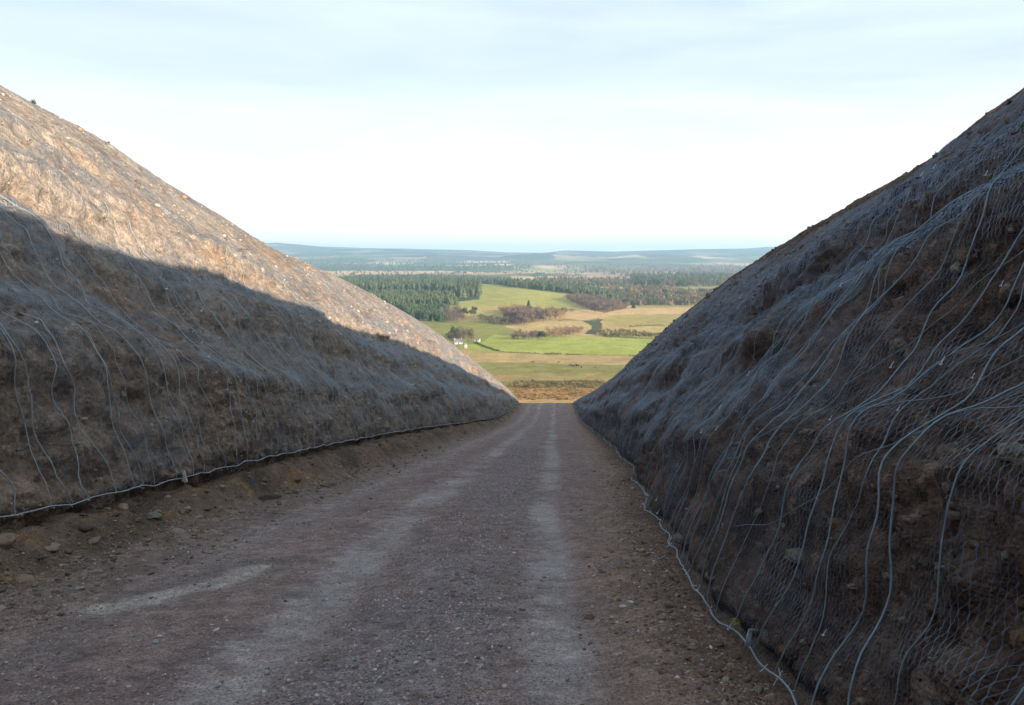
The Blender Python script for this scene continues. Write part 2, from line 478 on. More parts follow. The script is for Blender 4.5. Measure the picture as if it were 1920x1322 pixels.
NET = {}; SLV = {}
def build_slope(side):
    P, Nn, S, T, Y, Lm, hollow, rough, pit, rock_d, net_d = slope_grids(side, ROWS, TA)
    nr, nc = T.shape
    V = P + Nn * rock_d[..., None]
    sd = 80 + side * 7
    big = fbm(Y * .12, S * .35, 4, sd); med = fbm(Y * .8, S * 1.1, 4, sd + 1); fin = fbm(Y * 4, S * 4, 3, sd + 2)
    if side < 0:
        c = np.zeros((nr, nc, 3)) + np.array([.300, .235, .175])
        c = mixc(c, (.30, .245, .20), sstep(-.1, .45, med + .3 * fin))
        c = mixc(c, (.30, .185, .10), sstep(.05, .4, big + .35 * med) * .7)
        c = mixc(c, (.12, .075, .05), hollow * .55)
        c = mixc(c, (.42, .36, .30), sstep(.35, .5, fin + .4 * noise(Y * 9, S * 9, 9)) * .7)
        c = mixc(c, (.150, .103, .076), sstep(.60, .2, T + .25 * med) * .65)  # lower bank painted darker, standing in for the shade that lies there
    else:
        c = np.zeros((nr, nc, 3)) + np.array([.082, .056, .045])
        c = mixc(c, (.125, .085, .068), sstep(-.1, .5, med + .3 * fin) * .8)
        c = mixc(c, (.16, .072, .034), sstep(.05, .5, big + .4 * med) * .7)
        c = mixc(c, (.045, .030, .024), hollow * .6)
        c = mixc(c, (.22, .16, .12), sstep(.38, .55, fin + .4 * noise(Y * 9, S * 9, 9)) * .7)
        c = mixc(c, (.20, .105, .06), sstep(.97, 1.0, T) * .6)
    ris = sstep(.62, .38, np.abs(Nn[..., 2]) + .15 * med)
    c = mixc(c, (.27, .185, .12) if side < 0 else (.115, .064, .038), ris * .42 * sstep(-.2, .4, big + med))
    c *= (1 + .28 * noise(Y * 9 + .8 * med, S * .9, sd + 24) + .2 * noise(Y * 23 + med, S * 2.1, sd + 25))[..., None]
    c *= (1 + (.32 if side < 0 else .45) * noise(Y * 13, S * 13, sd + 4) + .3 * noise(Y * 5, S * 5, sd + 5))[..., None]
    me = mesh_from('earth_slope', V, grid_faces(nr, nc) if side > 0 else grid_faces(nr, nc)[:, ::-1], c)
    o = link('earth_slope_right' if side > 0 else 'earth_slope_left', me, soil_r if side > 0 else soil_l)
    tag(o, kind='structure')
    SLV[side] = (V, T)
    # net sheet: from its foot to the top of the cut
    j0 = int(np.argmin(abs(TA - 0))); j1 = int(np.argmin(abs(TA - (.93 if side > 0 else 1.0))))
    i0 = 0; i1 = int(np.searchsorted(ROWS, 116))
    sl = (slice(i0, i1), slice(j0, j1 + 1))
    NV = (P + Nn * net_d[..., None])
    dens = .05 + .13 * sstep(.12, -.25, hollow * .6 - Lm) + .09 * sstep(0, .5, fbm(Y * .35 + S * .2, S * .8, 3, sd + 9))
    far = sstep(4, 40, Y)
    dens = dens + .07 * far
    dens = dens * ((.85 if side > 0 else .6) + 1.15 * sstep(.35, .78, np.abs(Nn[..., 2]) + .12 * fbm(Y * .8, S * 1.6, 3, sd + 18)))
    dens = dens * lerp(.48, 1, sstep(2.5, 12, Y)) * (.6 + .9 * sstep(-.25, .3, fbm(Y * .55 + S * .35, S * 1.1, 4, sd + 15)))
    if side < 0:
        dens = dens * lerp(1, .5, sstep(.40, .75, T))
    else:
        hole = sstep(.1, .4, fbm(Y * .16 + 4, S * .9, 3, sd + 12))
        dens = dens * (1 - .45 * hole) * 1.22
    uvw = np.stack([np.repeat(ROWS[:, None], nc, 1) * 1.02, S], -1)
    me2 = mesh_from('wire_mesh', NV[sl], grid_faces(i1 - i0, j1 - j0 + 1), None, uvw[sl], True, {'dens': dens[sl]})
    root = bpy.data.objects.new('rockfall_net', None); COL.objects.link(root)
    fx, fz = foot(side, np.array([3.0])); root.location = (float(fx[0]), 3.0, float(fz[0]))
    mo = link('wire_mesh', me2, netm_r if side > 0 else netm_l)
    mo.parent = root; mo.location = -root.location
    NET[side] = (root, NV, Nn, S, T)
    return o

build_slope(-1); build_slope(1)

def slope_stones(side, V, T, n, seed):
    r = np.random.default_rng(seed)
    i = np.clip(np.searchsorted(ROWS, 2.0 + 50 * r.random(n) ** 1.6), 0, len(ROWS) - 1)
    j = np.searchsorted(TA, r.uniform(.0, 1.0, n))
    i = np.clip(i + (8 * r.normal(size=n)).astype(int), 0, len(ROWS) - 1)
    C = V[i, j] ; s = r.uniform(.008, .022, n) * (1 + r.random(n) ** 8 * 3) * (1 + C[:, 1] / 60)
    V0, F0 = ICO1; m = len(V0)
    W = np.repeat(V0[None], n, 0) * (1 + .35 * (r.random((n, m, 1)) * 2 - 1)) * np.stack([r.uniform(.6, 1.3, n), r.uniform(.7, 1.5, n), r.uniform(.4, 1., n)], -1)[:, None, :]
    W = W * s[:, None, None] + C[:, None, :]
    F = (F0[None] + np.arange(n)[:, None, None] * m).reshape(-1, 3)
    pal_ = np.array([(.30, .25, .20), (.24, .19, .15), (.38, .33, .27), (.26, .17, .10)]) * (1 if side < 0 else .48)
    cc = pal_[r.integers(0, 4, n)] * r.uniform(.6, 1.3, (n, 1))
    o = link('rubble', mesh_from('rubble', W.reshape(-1, 3), F, np.repeat(cc, m, 0), smooth=False), soil_l if side < 0 else soil_r)
    tag(o, 'small stones stuck in the partly sunlit slope' if side < 0 else 'small dark stones stuck in the shaded slope', 'rubble', kind='stuff')

def net_pt(side, y, t, off=.0):
    root, NV, Nn, S, T = NET[side]
    y = np.atleast_1d(np.asarray(y, float)); t = np.atleast_1d(np.asarray(t, float))
    fi = np.interp(y, ROWS, np.arange(len(ROWS))); fj = np.interp(t, TA, np.arange(len(TA)))
    i = np.clip(fi.astype(int), 0, len(ROWS) - 2); j = np.clip(fj.astype(int), 0, len(TA) - 2)
    a = (fi - i)[:, None]; b = (fj - j)[:, None]
    def bl(A): return (A[i, j] * (1 - a) + A[i + 1, j] * a) * (1 - b) + (A[i, j + 1] * (1 - a) + A[i + 1, j + 1] * a) * b
    return bl(NV) + bl(Nn) * off

def net_child(side, name, V, F, mat, smooth=True):
    root = NET[side][0]
    V = np.asarray(V) ; c = V.mean(0)
    me = mesh_from(name, V - c, F, smooth=smooth)
    o = link(name, me, mat); o.parent = root; o.location = Vector(c) - root.location
    return o

for sd_ in (-1, 1): slope_stones(sd_, *SLV[sd_], 7000, 60 + sd_)

def up_cable(side, y0, rad, t1, seed, lean=0.0):
    r = random.Random(seed)
    n = 17 if side > 0 else 12
    tk = np.linspace(0, t1, n)
    sw = .13 if side > 0 else .11
    yk = y0 + np.cumsum([0] + [r.uniform(-sw, sw) + lean / n for _ in range(n - 1)])
    m = 110 if y0 < 25 else 50
    t = np.linspace(0, t1, m)
    y = np.interp(t, tk, yk)
    y = np.convolve(np.pad(y, 1, 'edge'), [.2, .6, .2], 'valid')
    rad *= .86 if side > 0 else 1
    P = net_pt(side, y, t, rad * .8 + .002)
    # a taut line spans the small hollows instead of following every bump
    for _ in range(2 if m > 60 else 1):
        P[1:-1] = .25 * P[:-2] + .5 * P[1:-1] + .25 * P[2:]
    P += net_pt(side, y, t, .006) - net_pt(side, y, t, 0)
    P[:, 1] += .012 * noise(t * 60 / max(t1, .2) * .6, t * 0 + seed * 1.7, 5) + .006 * noise(t * 90, t * 0 + seed * 2.7, 6)
    V, F = tube(P, rad, 5)
    return net_child(side, 'cable', V, F, cable_r if side > 0 else cable_l)

# up-slope cables of the right-hand net
y = 1.7; k = 0
while y < 96 and k < 96:
    near = y < 9
    rad = (random.choice([.0035, .005, .006]) if near else random.choice([.003, .0042, .0055]))
    up_cable(1, y, rad, random.choice([.35, .6, .7, .8, .84]) if not near else random.choice([.7, .8, .84]), 100 + k, random.uniform(-.3, .5))
    y += random.uniform(.24, .50) if near else random.uniform(.42, .9) * (1 + y / 45); k += 1
y = 5.6; k = 0
while y < 96 and k < 98:
    up_cable(-1, y, random.choice([.005, .0065, .0075]), random.choice([.22, .3, .45, .5, .6]), 700 + k, random.uniform(-.2, .4))
    y += random.uniform(.22, .48) * (1 + y / 38); k += 1

# thin tie wires running aslant across the right-hand net
for i, (ya, ta, yb, tb) in enumerate([(4.6, .12, 2.7, .34), (4.3, .20, 2.5, .46), (5.4, .05, 2.6, .22), (6.3, .1, 3.4, .40), 
                                      (8.5, .15, 4.6, .5), (9.8, .3, 6.0, .66), (12, .1, 7.2, .45), (14, .35, 8.2, .8), (18, .2, 11, .6),
                                      (6.9, .3, 4.6, .62), (23, .3, 14, .8), (5.0, .34, 3.3, .62)]):
    m = 90; s = np.linspace(0, 1, m)
    yy = ya + (yb - ya) * s; tt = ta + (tb - ta) * s + .012 * np.sin(s * 9 + i)
    P = net_pt(1, yy, tt, .012)
    for _ in range(6): P[1:-1] = .25 * P[:-2] + .5 * P[1:-1] + .25 * P[2:]
    V, F = tube(P, .0028, 4)
    net_child(1, 'tie_wire', V, F, cable_r)

# selvedge cable along each foot, laced with short wire ends
for side in (-1, 1):
    yy = np.r_[np.arange(1.3, 12, .04), np.arange(12, 40, .12), np.arange(40, 114, .4)]
    P = net_pt(side, yy, 0 * yy + .003, .02)
    P[:, 2] -= .022 * np.abs(np.sin(yy * (2.3 if side < 0 else 3.1) + np.sin(yy))) * sstep(60, 30, yy)
    P[:, 2] += .018 * np.sin(yy * 7.1) * np.exp(-yy / 40) + .012 * fbm(yy * 3, 0 * yy, 2, 3)
    P[:, 0] += -.018 * side + .012 * fbm(yy * 4, 0 * yy + 4, 2, 4)
    V, F = tube(P, np.interp(yy, [0, 20, 110], [.006, .0085, .016]), 6)
    net_child(side, 'selvedge_cable', V, F, cable_r if side > 0 else hem_m)
    Vs = []; Fs = []; n = 0
    for q in range(150 if side > 0 else 240):
        y0 = 1.6 + 60 * random.random() ** 1.7
        b = net_pt(side, y0, .002, .012)[0]
        d = np.array([-side * random.uniform(.0, .06), random.uniform(-.07, .07), random.uniform(-.05, .05)])
        V, F = tube(np.array([b, b + d * .6, b + d + (0, 0, random.uniform(-.01, .02))]), random.uniform(.0018, .0036), 4)
        Vs.append(V); Fs.append(F + n); n += len(V)
    net_child(side, 'wire_ends', np.concatenate(Vs), np.concatenate(Fs), clip_m)['kind'] = 'stuff'

def clip_mesh(c, size, seed):
    r = np.random.default_rng(seed)
    V = ICO1[0] * np.array([1, .8, .45]) * size * (1 + .3 * (r.random((len(ICO1[0]), 1)) - .5))
    a = r.random() * 3; Rm = np.array([[math.cos(a), -math.sin(a), 0], [math.sin(a), math.cos(a), 0], [0, 0, 1]])
    V = V @ Rm.T + c
    Vt, Ft = tube(np.array([c, c + (.9 * size, .4 * size, 1.6 * size), c + (1.7 * size, .2 * size, 3.2 * size)]), size * .22, 4)
    F3 = ICO1[1]; F4 = np.concatenate([Ft[:, [0, 1, 2]], Ft[:, [0, 2, 3]]]) + len(V)
    return np.concatenate([V, Vt]), np.concatenate([F3, F4])

def find_net(side, px, py):
    """where on the net a point of the slope stands"""
    root, NV, Nn, S, T = NET[side]
    X, Yp = proj(NV[..., 0], NV[..., 1], NV[..., 2])
    ok = (NV[..., 1] > 1.3) & (T >= 0) & (T <= 1)
    d = np.where(ok, (X - px) ** 2 + (Yp - py) ** 2 + .002 * NV[..., 1], 1e12)
    i, j = np.unravel_index(np.argmin(d), d.shape)
    return ROWS[i], TA[j]

for i, (px, py, s) in enumerate([(1672, 692, 1.1), (1768, 692, 1.3), (1550, 1197, 1.1), (1460, 521, 1.1), (1388, 560, 1.0), (1404, 706, 1), (1826, 712, .9),
                                 (1447, 1296, 1.5), (1352, 768, .8), (1345, 810, .8), (1318, 814, .8), (1290, 1118, 1.3), (1271, 1090, 1.1), (1367, 1186, 1.2),
                                 (1578, 538, .8), (1730, 330, .9), (1752, 318, .9), (1858, 286, .9), (1850, 332, .9), (1560, 790, .8), (1690, 775, .8),
                                 (1240, 1020, 1.1), (1235, 965, 1.0), (1232, 940, .9), (1880, 540, .9), (1502, 520, .8)]):
    yy, tt = find_net(1, px, py)
    c = net_pt(1, yy, tt, .02)[0]
    V, F = clip_mesh(c, s * .0032 * np.clip(c[1], 2.2, 60) ** .75, 50 + i)
    net_child(1, 'clip', V, F, clip_m)
for i, (px, py, s) in enumerate([(310, 543, 1.6), (66, 605, 2.0), (359, 623, .8), (376, 645, .9), (389, 671, .9), (405, 700, .8), (421, 732, .8), (458, 774, .9),
                                 (475, 792, .9), (330, 574, .8), (344, 590, .8), (376, 583, 1.2), (300, 522, .9), (41, 972, 1.2), (98, 957, 1), (160, 944, 1.4), (280, 912, 1), (560, 846, 1.2)]):
    yy, tt = find_net(-1, px, py)
    c = net_pt(-1, yy, tt, .02)[0]
    V, F = clip_mesh(c, s * .0030 * np.clip(c[1], 3, 60) ** .8, 90 + i)
    net_child(-1, 'clip', V, F, clip_m)
tag(NET[1][0], 'dark blue grey wire rockfall net with thick cables draped down the shaded steep bank', 'wire net', 'rockfall nets lining the cutting')
tag(NET[-1][0], 'grey wire rockfall net over the bank whose upper part catches the sun', 'wire net', 'rockfall nets lining the cutting')

# ------------------------------------------------------------------ the track
CEN = -.95                       # middle between the wheel ruts, from the sight line
def rut_off(Y): return .06 * np.sin(np.asarray(Y) * .35) + .10 * noise(np.asarray(Y) * .12, 2.2, 61)
def lat(X, Y): return X - ctr_x(Y)
def ground_h(X, Y, fine=True):
    u = lat(X, Y) - CEN - rut_off(Y)
    z = road_zs(Y)
    rut = np.exp(-((u + .92) / .30) ** 2) + np.exp(-((u - .90) / .26) ** 2)
    h = -.030 * rut + .02 * np.exp(-(u / .4) ** 2)
    lft = lat(X, Y)
    lump = fbm(X * .9, Y * .9, 4, 70)
    wl = fbm(X * 0 + 3, Y * .5, 3, 71) * .35
    ramp = sstep(-4.45 + wl, -5.05 + wl * .5, lft)
    bankh = np.interp(Y, [0, 8, 14, 24, 40, 70, 105, 118], [.34, .36, .50, .58, .55, .45, .2, .0]) - .02
    clod = np.abs(fbm(X * 4.2, Y * 3.4, 4, 171, gain=.6))
    h = h + ramp ** 1.1 * bankh * (1 + .45 * lump) - .16 * clod * ramp * sstep(118, 90, Y)
    if np.ndim(Y):
        lf, lz = foot(-1, np.asarray(Y).reshape(-1)); near_f = sstep(.55, .12, X - lf.reshape(np.shape(Y)))
        h = h - near_f * sstep(118, 95, Y) * (.10 + .10 * np.abs(lump))
        h = np.minimum(h, lz.reshape(np.shape(Y)) - z - .09 + (1 - near_f) * .8) + .10 * sstep(-3.4, -4.6, lft) * np.abs(lump) * sstep(118, 100, Y)
    fxr = foot(1, np.asarray(Y).reshape(-1))[0].reshape(np.shape(Y)) if np.ndim(Y) else foot(1, np.array([Y]))[0][0]
    dr = fxr - X
    h = h + .05 * sstep(.9, .15, dr) * (1 + .8 * lump) * sstep(118, 100, Y)
    h = h + .02 * fbm(X * 1.5, Y * 1.5, 4, 72)
    off = 1 - .8 * np.clip(rut, 0, 1)
    if fine:
        fd = sstep(45, 12, Y)
        edgem = .35 + sstep(-2.6, -4.3, lft) * 1.6 + sstep(1.4, .4, dr) * .9
        h = h + fd * .020 * fbm(X * 7, Y * 7, 4, 73, gain=.6) * off * edgem + .045 * np.maximum(fbm(X * 3.1, Y * 3.1, 4, 74), 0) * sstep(-3.2, -4.6, lft) * sstep(118, 100, Y)
    return z + h

GY = axis_rows(-40, 128, 1.6, .026, .006)
ul = np.r_[np.linspace(-6.3, -5.4, 12), np.linspace(-5.37, -3.2, 90), np.linspace(-3.17, 2.6, 170), np.linspace(2.65, 4.2, 24)]
GYg = np.repeat(GY[:, None], len(ul), 1); GX = ctr_x(GYg) + ul[None, :]
GZ = ground_h(GX, GYg)
u = ul[None, :] - CEN - rut_off(GYg)
fxr = foot(1, GY)[0][:, None]; dr = fxr - GX
n1 = fbm(GX * .7, GYg * .5, 5, 75); n2 = fbm(GX * 5, GYg * 5, 4, 76, gain=.6); n3 = noise(GX * 22, GYg * 22, 77)
wob = .12 * fbm(GX * .8, GYg * .8, 3, 78)
wob2 = wob + .10 * n2
ruts = np.maximum(np.exp(-(np.abs(u + .92 + wob2) / .27) ** 3), np.exp(-(np.abs(u - .90 + wob2) / .21) ** 3))
ruts2 = .55 * np.exp(-((u + 2.35 + 2 * wob) / .28) ** 2) * sstep(4, 9, GYg)
c = np.zeros(GX.shape + (3,)) + np.array([.225, .152, .140])
c = mixc(c, (.275, .190, .170), sstep(-.2, .4, n1) * .8)
c = mixc(c, (.150, .120, .118), sstep(.0, .35, fbm(GX * 1.6, GYg * .8, 4, 175)) * .55)
c = mixc(c, (.215, .180, .185), np.exp(-(u / .62) ** 2) * sstep(-.35, .25, n2 + n1) * .75)         # dark stone strip between the ruts
c = mixc(c, (.190, .130, .100), sstep(-1.9, -3.2, u + wob) * .55)
c = mixc(c, (.16, .102, .066), sstep(-3.2, -3.9, u + wob * 2) * .85)                                # ochre bank soil
c = mixc(c, (.060, .043, .033), sstep(-3.2, -3.9, u) * sstep(-.1, .3, n1 + .5 * n2) * .85)
c = mixc(c, (.23, .125, .055), sstep(-3.2, -3.8, u) * sstep(.1, .4, fbm(GX * 2.2, GYg * 1.3, 4, 176)) * .75)
c = mixc(c, (.230, .150, .118), sstep(1.25, .45, dr + wob) * .8)
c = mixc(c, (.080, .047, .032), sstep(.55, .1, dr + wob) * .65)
c = mixc(c, (.36, .305, .300), np.clip(ruts * (.75 + 1.5 * n1 + .7 * n2) * lerp(1, .6, sstep(15, 60, GYg)) + ruts2 * .7, 0, 1) * .85)
# pale dried silt left where a puddle stood
def plane_pt(px, py):
    k = (661 - py) / 1500; sp_, cp_ = math.sin(PITCH), math.cos(PITCH); m_ = (k * cp_ - sp_) / (cp_ + k * sp_)
    Y = -1.5 / (m_ + SL); Z = Y * m_; return (px - 960) / 1500 * (Y * cp_ - Z * sp_) - LATK * Y, Y
sx = [plane_pt(215, 1136), plane_pt(300, 1118), plane_pt(385, 1100), plane_pt(480, 1066)]
pd = np.full(GX.shape, 9.)
for k in range(3):
    ax, ay = sx[k]; bx, by = sx[k + 1]
    U = lat(GX, GYg) - ax; W = GYg - ay; dx = bx - ax; dy = by - ay
    tt = np.clip((U * dx + W * dy) / (dx * dx + dy * dy), 0, 1)
    pd = np.minimum(pd, np.hypot(U - tt * dx, (W - tt * dy)))
silt = sstep(.24, .10, pd + .07 * n2 + .17 * fbm(GX * 3, GYg * 3, 3, 79))
c = mixc(c, (.40, .33, .30), silt * .85)
c *= (1 + .55 * n2 * (1 - .75 * ruts) + .30 * n3 * (1 - .6 * ruts))[..., None]
road_m = soil_mat('crushed_stone_track', [(2.2, .18, 5), (14, .25, 5), (60, .5, 4)], [(12, .02, 'n'), (45, .016, 'v'), (110, .007, 'v')], rough=.9)
c *= np.array([.99, 1.04, 1.02])
me = mesh_from('gravel_track', np.stack([GX, GYg, GZ], -1), grid_faces(*GX.shape)[:, ::-1][:, ::-1], c)
tag(link('gravel_track', me, road_m), kind='structure')

def stone_batch(name, n, pos_fn, size_fn, cols, mat, tmpl=ICO1, seed=1, flat=.6, sharp=.35):
    r = np.random.default_rng(seed)
    X, Y = pos_fn(r, n); n = len(X)
    s = size_fn(r, X, Y)
    Z = ground_h(X, Y) + s * .15
    V0, F0 = tmpl; m = len(V0)
    V = np.repeat(V0[None], n, 0) * (1 + sharp * (r.random((n, m, 1)) - .5) * 2)
    for _ in range(6):                                  # broken faces
        d = r.normal(size=(n, 1, 3)); d /= np.linalg.norm(d, axis=-1)[..., None]
        k_ = (V * d).sum(-1, keepdims=True); V = V - np.maximum(k_ - r.uniform(.35, .75, (n, 1, 1)), 0) * d
    V *= np.stack([r.uniform(.7, 1.4, n), r.uniform(.7, 1.4, n), r.uniform(flat * .6, flat * 1.3, n)], -1)[:, None, :]
    a = r.uniform(0, 6.28, n); ca, sa = np.cos(a), np.sin(a)
    x = V[..., 0] * ca[:, None] - V[..., 1] * sa[:, None]; yv = V[..., 0] * sa[:, None] + V[..., 1] * ca[:, None]
    V = np.stack([x, yv, V[..., 2] + x * r.uniform(-.3, .3, n)[:, None]], -1) * s[:, None, None]
    V += np.stack([X, Y, Z], -1)[:, None, :]
    F = (F0[None] + np.arange(n)[:, None, None] * m).reshape(-1, 3)
    cols = np.array(cols); c = cols[r.integers(0, len(cols), n)] * r.uniform(.65, 1.3, (n, 1))
    me = mesh_from(name, V.reshape(-1, 3), F, np.repeat(c, m, 0), smooth=False)
    return link(name, me, mat)

stone_m = soil_mat('broken_stone', [(40, .25, 4)], [(60, .004, 'n')], rough=.85)
def pos_track(r, n):
    Y = 2.2 + 26 * r.random(n) ** 1.9
    ul_ = np.where(r.random(n) < .42, r.normal(0, .48, n), r.uniform(-4.0, 2.3, n)) + CEN
    X = ctr_x(Y) + ul_
    u_ = ul_ - CEN - rut_off(Y)
    rt = np.maximum(np.exp(-((u_ + .92) / .34) ** 2), np.exp(-((u_ - .90) / .28) ** 2))
    dens = fbm(X * 1.1, Y * 1.1, 3, 90) * .8 + .62
    keep = (r.random(n) > rt * .88) & (r.random(n) < dens) & (X < foot(1, Y)[0] - .03)
    return X[keep], Y[keep]
o = stone_batch('gravel', 110000, pos_track, lambda r, X, Y: r.uniform(.003, .009, len(X)) * (1 + r.random(len(X)) ** 6 * 1.8),
                [(.28, .23, .225), (.31, .245, .23), (.18, .155, .16), (.42, .37, .35), (.31, .21, .18), (.24, .22, .235)], stone_m, seed=3, flat=.8)
tag(o, 'loose gravel scattered between and beside the wheel ruts', 'gravel', kind='stuff')
def pos_bank(r, n):
    Y = 4.5 + 60 * r.random(n) ** 2
    X = ctr_x(Y) + CEN - np.where(r.random(n) < .6, r.normal(3.55, .28, n), r.uniform(2.5, 4.2, n))
    return X, Y
o = stone_batch('rubble', 2600, pos_bank, lambda r, X, Y: r.uniform(.010, .03, len(X)) * (1 + r.random(len(X)) ** 8 * 2.0),
                [(.15, .105, .075), (.17, .12, .08), (.12, .085, .065), (.22, .18, .145), (.10, .08, .065)], stone_m, tmpl=ICO2, seed=5, sharp=.12, flat=.5)
tag(o, 'crumbled clods and rubble along the foot of the sunlit bank', 'rubble', kind='stuff')
def pos_rfoot(r, n):
    Y = 2.3 + 30 * r.random(n) ** 1.8
    X = foot(1, Y)[0] - np.abs(r.normal(0, .32, n)) - .02
    return X, Y
o = stone_batch('rubble', 3200, pos_rfoot, lambda r, X, Y: r.uniform(.006, .018, len(X)) * (1 + r.random(len(X)) ** 8 * 2),
                [(.13, .08, .055), (.15, .09, .06), (.10, .07, .055), (.19, .15, .12)], stone_m, tmpl=ICO2, seed=6, sharp=.12, flat=.38)
tag(o, 'reddish clods lying along the foot of the shaded net', 'rubble', kind='stuff')

# ---- single stones and bits that stand out
def at_ground(px, py):
    """ground point of the track seen at a place of the photograph"""
    lo, hi = 1.5, 118.0
    for _ in range(50):
        Y = (lo + hi) / 2
        k = (661 - py) / 1500
        Z = Y * (k * math.cos(PITCH) - math.sin(PITCH)) / (math.cos(PITCH) + k * math.sin(PITCH))
        dep = Y * math.cos(PITCH) - Z * math.sin(PITCH)
        X = (px - 960) / 1500 * dep
        if Z > float(ground_h(np.array([[X]]), np.array([[Y]]), False)[0, 0]): lo = Y
        else: hi = Y
    return X, Y, Z, dep

def rock(px, py, wpx, ratio, col, label, seed, tilt=0, name='rock', cat='rock', zs=.6, group='single stones lying on and beside the track'):
    X, Y, Z, dep = at_ground(px, py)
    w = wpx * dep / 1500 / 2
    r = np.random.default_rng(seed)
    V = ICO3[0].copy()
    f = np.array([fbm(V[:, 0] * 1.1 + seed, V[:, 1] * 1.1 + V[:, 2], 3, seed), ]).T
    for _ in range(9):                                  # chipped flat faces
        d = r.normal(size=3); d /= np.linalg.norm(d); k = V @ d; cut = r.uniform(.5, .8)
        V -= np.maximum(k - cut, 0)[:, None] * d[None] * .9
    V = V * (1 + .12 * f)
    V *= np.array([1, ratio, zs * max(ratio, .5)]) * w
    a = R(tilt); V = V @ np.array([[math.cos(a), 0, math.sin(a)], [0, 1, 0], [-math.sin(a), 0, math.cos(a)]])
    m = soil_mat(f'stone_{seed}', [(25, .3, 4)], [(35, .01, 'n')], attr=False, base=col)
    me = mesh_from(name, V, ICO3[1])
    for p in me.polygons: p.use_smooth = False
    o = link(name, me, m, loc=(X, Y, Z + w * zs * ratio * .35))
    return tag(o, label, cat, group)

G_ = [(500, 938, 62, .45, (.085, .070, .055), 'long dark boulder half sunk at the foot of the left bank', 14),
      (575, 898, 12, .8, (.30, .25, .20), 'small pale stone at the far end of the long dark boulder', 0),
      (350, 956, 18, .8, (.32, .29, .25), 'upright pale stone against the bank just right of the wooden stake', 20),
      (372, 972, 20, .6, (.30, .26, .22), 'flat pale stone in front of the bank, below the stake', 0),
      (437, 974, 15, .7, (.34, .30, .26), 'light pebble alone on the verge left of the long boulder', 0),
      (290, 972, 46, .7, (.17, .155, .125), 'grey green rock bedded low in the bank below the stake', 6),
      (232, 952, 22, 1.0, (.26, .19, .13), 'sandy stone stuck in the earth bank under the net', 0),
      (95, 1030, 34, .6, (.24, .19, .15), 'tan slab lying at the foot of the left bank', -6),
      (88, 1092, 30, .6, (.17, .15, .12), 'grey green stone among clods on the left verge', 0),
      (150, 1104, 24, .6, (.28, .27, .28), 'pale grey stone beside the dried puddle, towards the bank', 0),
      (70, 1108, 26, .5, (.16, .14, .11), 'mossy flat stone nearest the lower left of the verge', 0),
      (180, 1073, 30, .4, (.26, .20, .17), 'thin pinkish slab between the bank and the dried puddle', 0),
      (8, 1020, 60, .8, (.20, .14, .10), 'large brown rock cut by the left edge of the picture', 0),
      (1168, 1138, 14, .7, (.42, .39, .40), 'white stone lying on the right side of the track', 0),
      (1182, 1130, 12, .9, (.46, .42, .43), 'whiter, taller of two touching stones right of the ruts', 0),
      (1186, 917, 10, .8, (.36, .28, .26), 'pinkish stone at the net foot on the right verge', 0),
      (1176, 1057, 9, .7, (.07, .06, .055), 'dark stone on brown soil right of the ruts', 0),
      (985, 1123, 8, .7, (.07, .07, .075), 'black chip lying in the right wheel rut', 0),
      (885, 1083, 8, .7, (.36, .33, .30), 'pale chip in the dark stony strip between ruts', 0),
      (850, 1165, 9, .6, (.30, .28, .27), 'light flake lower down between the ruts', 0),
      (696, 936, 7, .7, (.05, .045, .045), 'black pebble left of the left wheel rut', 0),
      (535, 1128, 9, .7, (.06, .055, .06), 'dark pebble beside the left rut near the dried puddle', 0),
      (1300, 1215, 26, .5, (.17, .12, .09), 'brown flake of rock below the plastic scrap', 0),
      (1372, 1248, 22, .6, (.19, .14, .11), 'brown chip close under the plastic scrap by the net', 0),
      (1248, 1262, 18, .4, (.16, .12, .10), 'thin brown splinter on the right verge near the bottom edge', 0)]
for i, (px, py, w, ra, col, lb, tl) in enumerate(G_):
    rock(px, py, w, ra, col, lb, 300 + i, tl)

# wooden stake on the left net's foot
yy, tt = find_net(-1, 337, 903)
b = net_pt(-1, yy, 0.0, .05)[0]
mb = MB(); mb.box((0, 0, 0), (.036, .03, .17)); mb.box((-.03, .012, -.05), (.05, .028, .035), .3)
o = link('stake', mb.mesh('stake'), plain_mat('pale_wood', (.5, .48, .45), .8, 0, .3, 40), loc=Vector(b) + Vector((0.03, 0, .04)))
o.rotation_euler = (0, R(-12), 0)
tag(o, 'short pale wooden stake holding the foot of the left net', 'stake')

# scrap of grey sheet caught at the foot of the right net
yy, tt = find_net(1, 1416, 1210)
b = net_pt(1, yy, max(tt, .01), .03)[0]
nu, nv = 14, 9
uu, vv = np.meshgrid(np.linspace(-1, 1, nu), np.linspace(-1, 1, nv), indexing='ij')
sx_ = uu * .040 + vv * .014; sz_ = vv * .040 + uu * .030 ; sy_ = .012 * np.sin(uu * 3 + vv * 2) + .012 * fbm(uu * 2, vv * 2, 2, 5)
cut = 1 - .35 * np.clip(uu * vv, 0, 1)
top = np.stack([sx_ * cut, sy_, sz_ * cut], -1).reshape(-1, 3)
nn = nu * nv; bot = top + (0, .003, 0)
F = grid_faces(nu, nv); per = [i * nv for i in range(nu)] + [(nu - 1) * nv + j for j in range(1, nv)] + [i * nv + nv - 1 for i in range(nu - 2, -1, -1)] + [j for j in range(nv - 2, 0, -1)]
side_f = [(per[i], per[(i + 1) % len(per)], per[(i + 1) % len(per)] + nn, per[i] + nn) for i in range(len(per))]
me = mesh_from('sheet_scrap', np.concatenate([top, bot]), np.concatenate([F, F[:, ::-1] + nn, np.array(side_f)]))
o = link('sheet_scrap', me, plain_mat('dull_plastic', (.30, .37, .42), .5, 0, .2, 30), loc=Vector(b) + Vector((-.035, -.03, .0)))
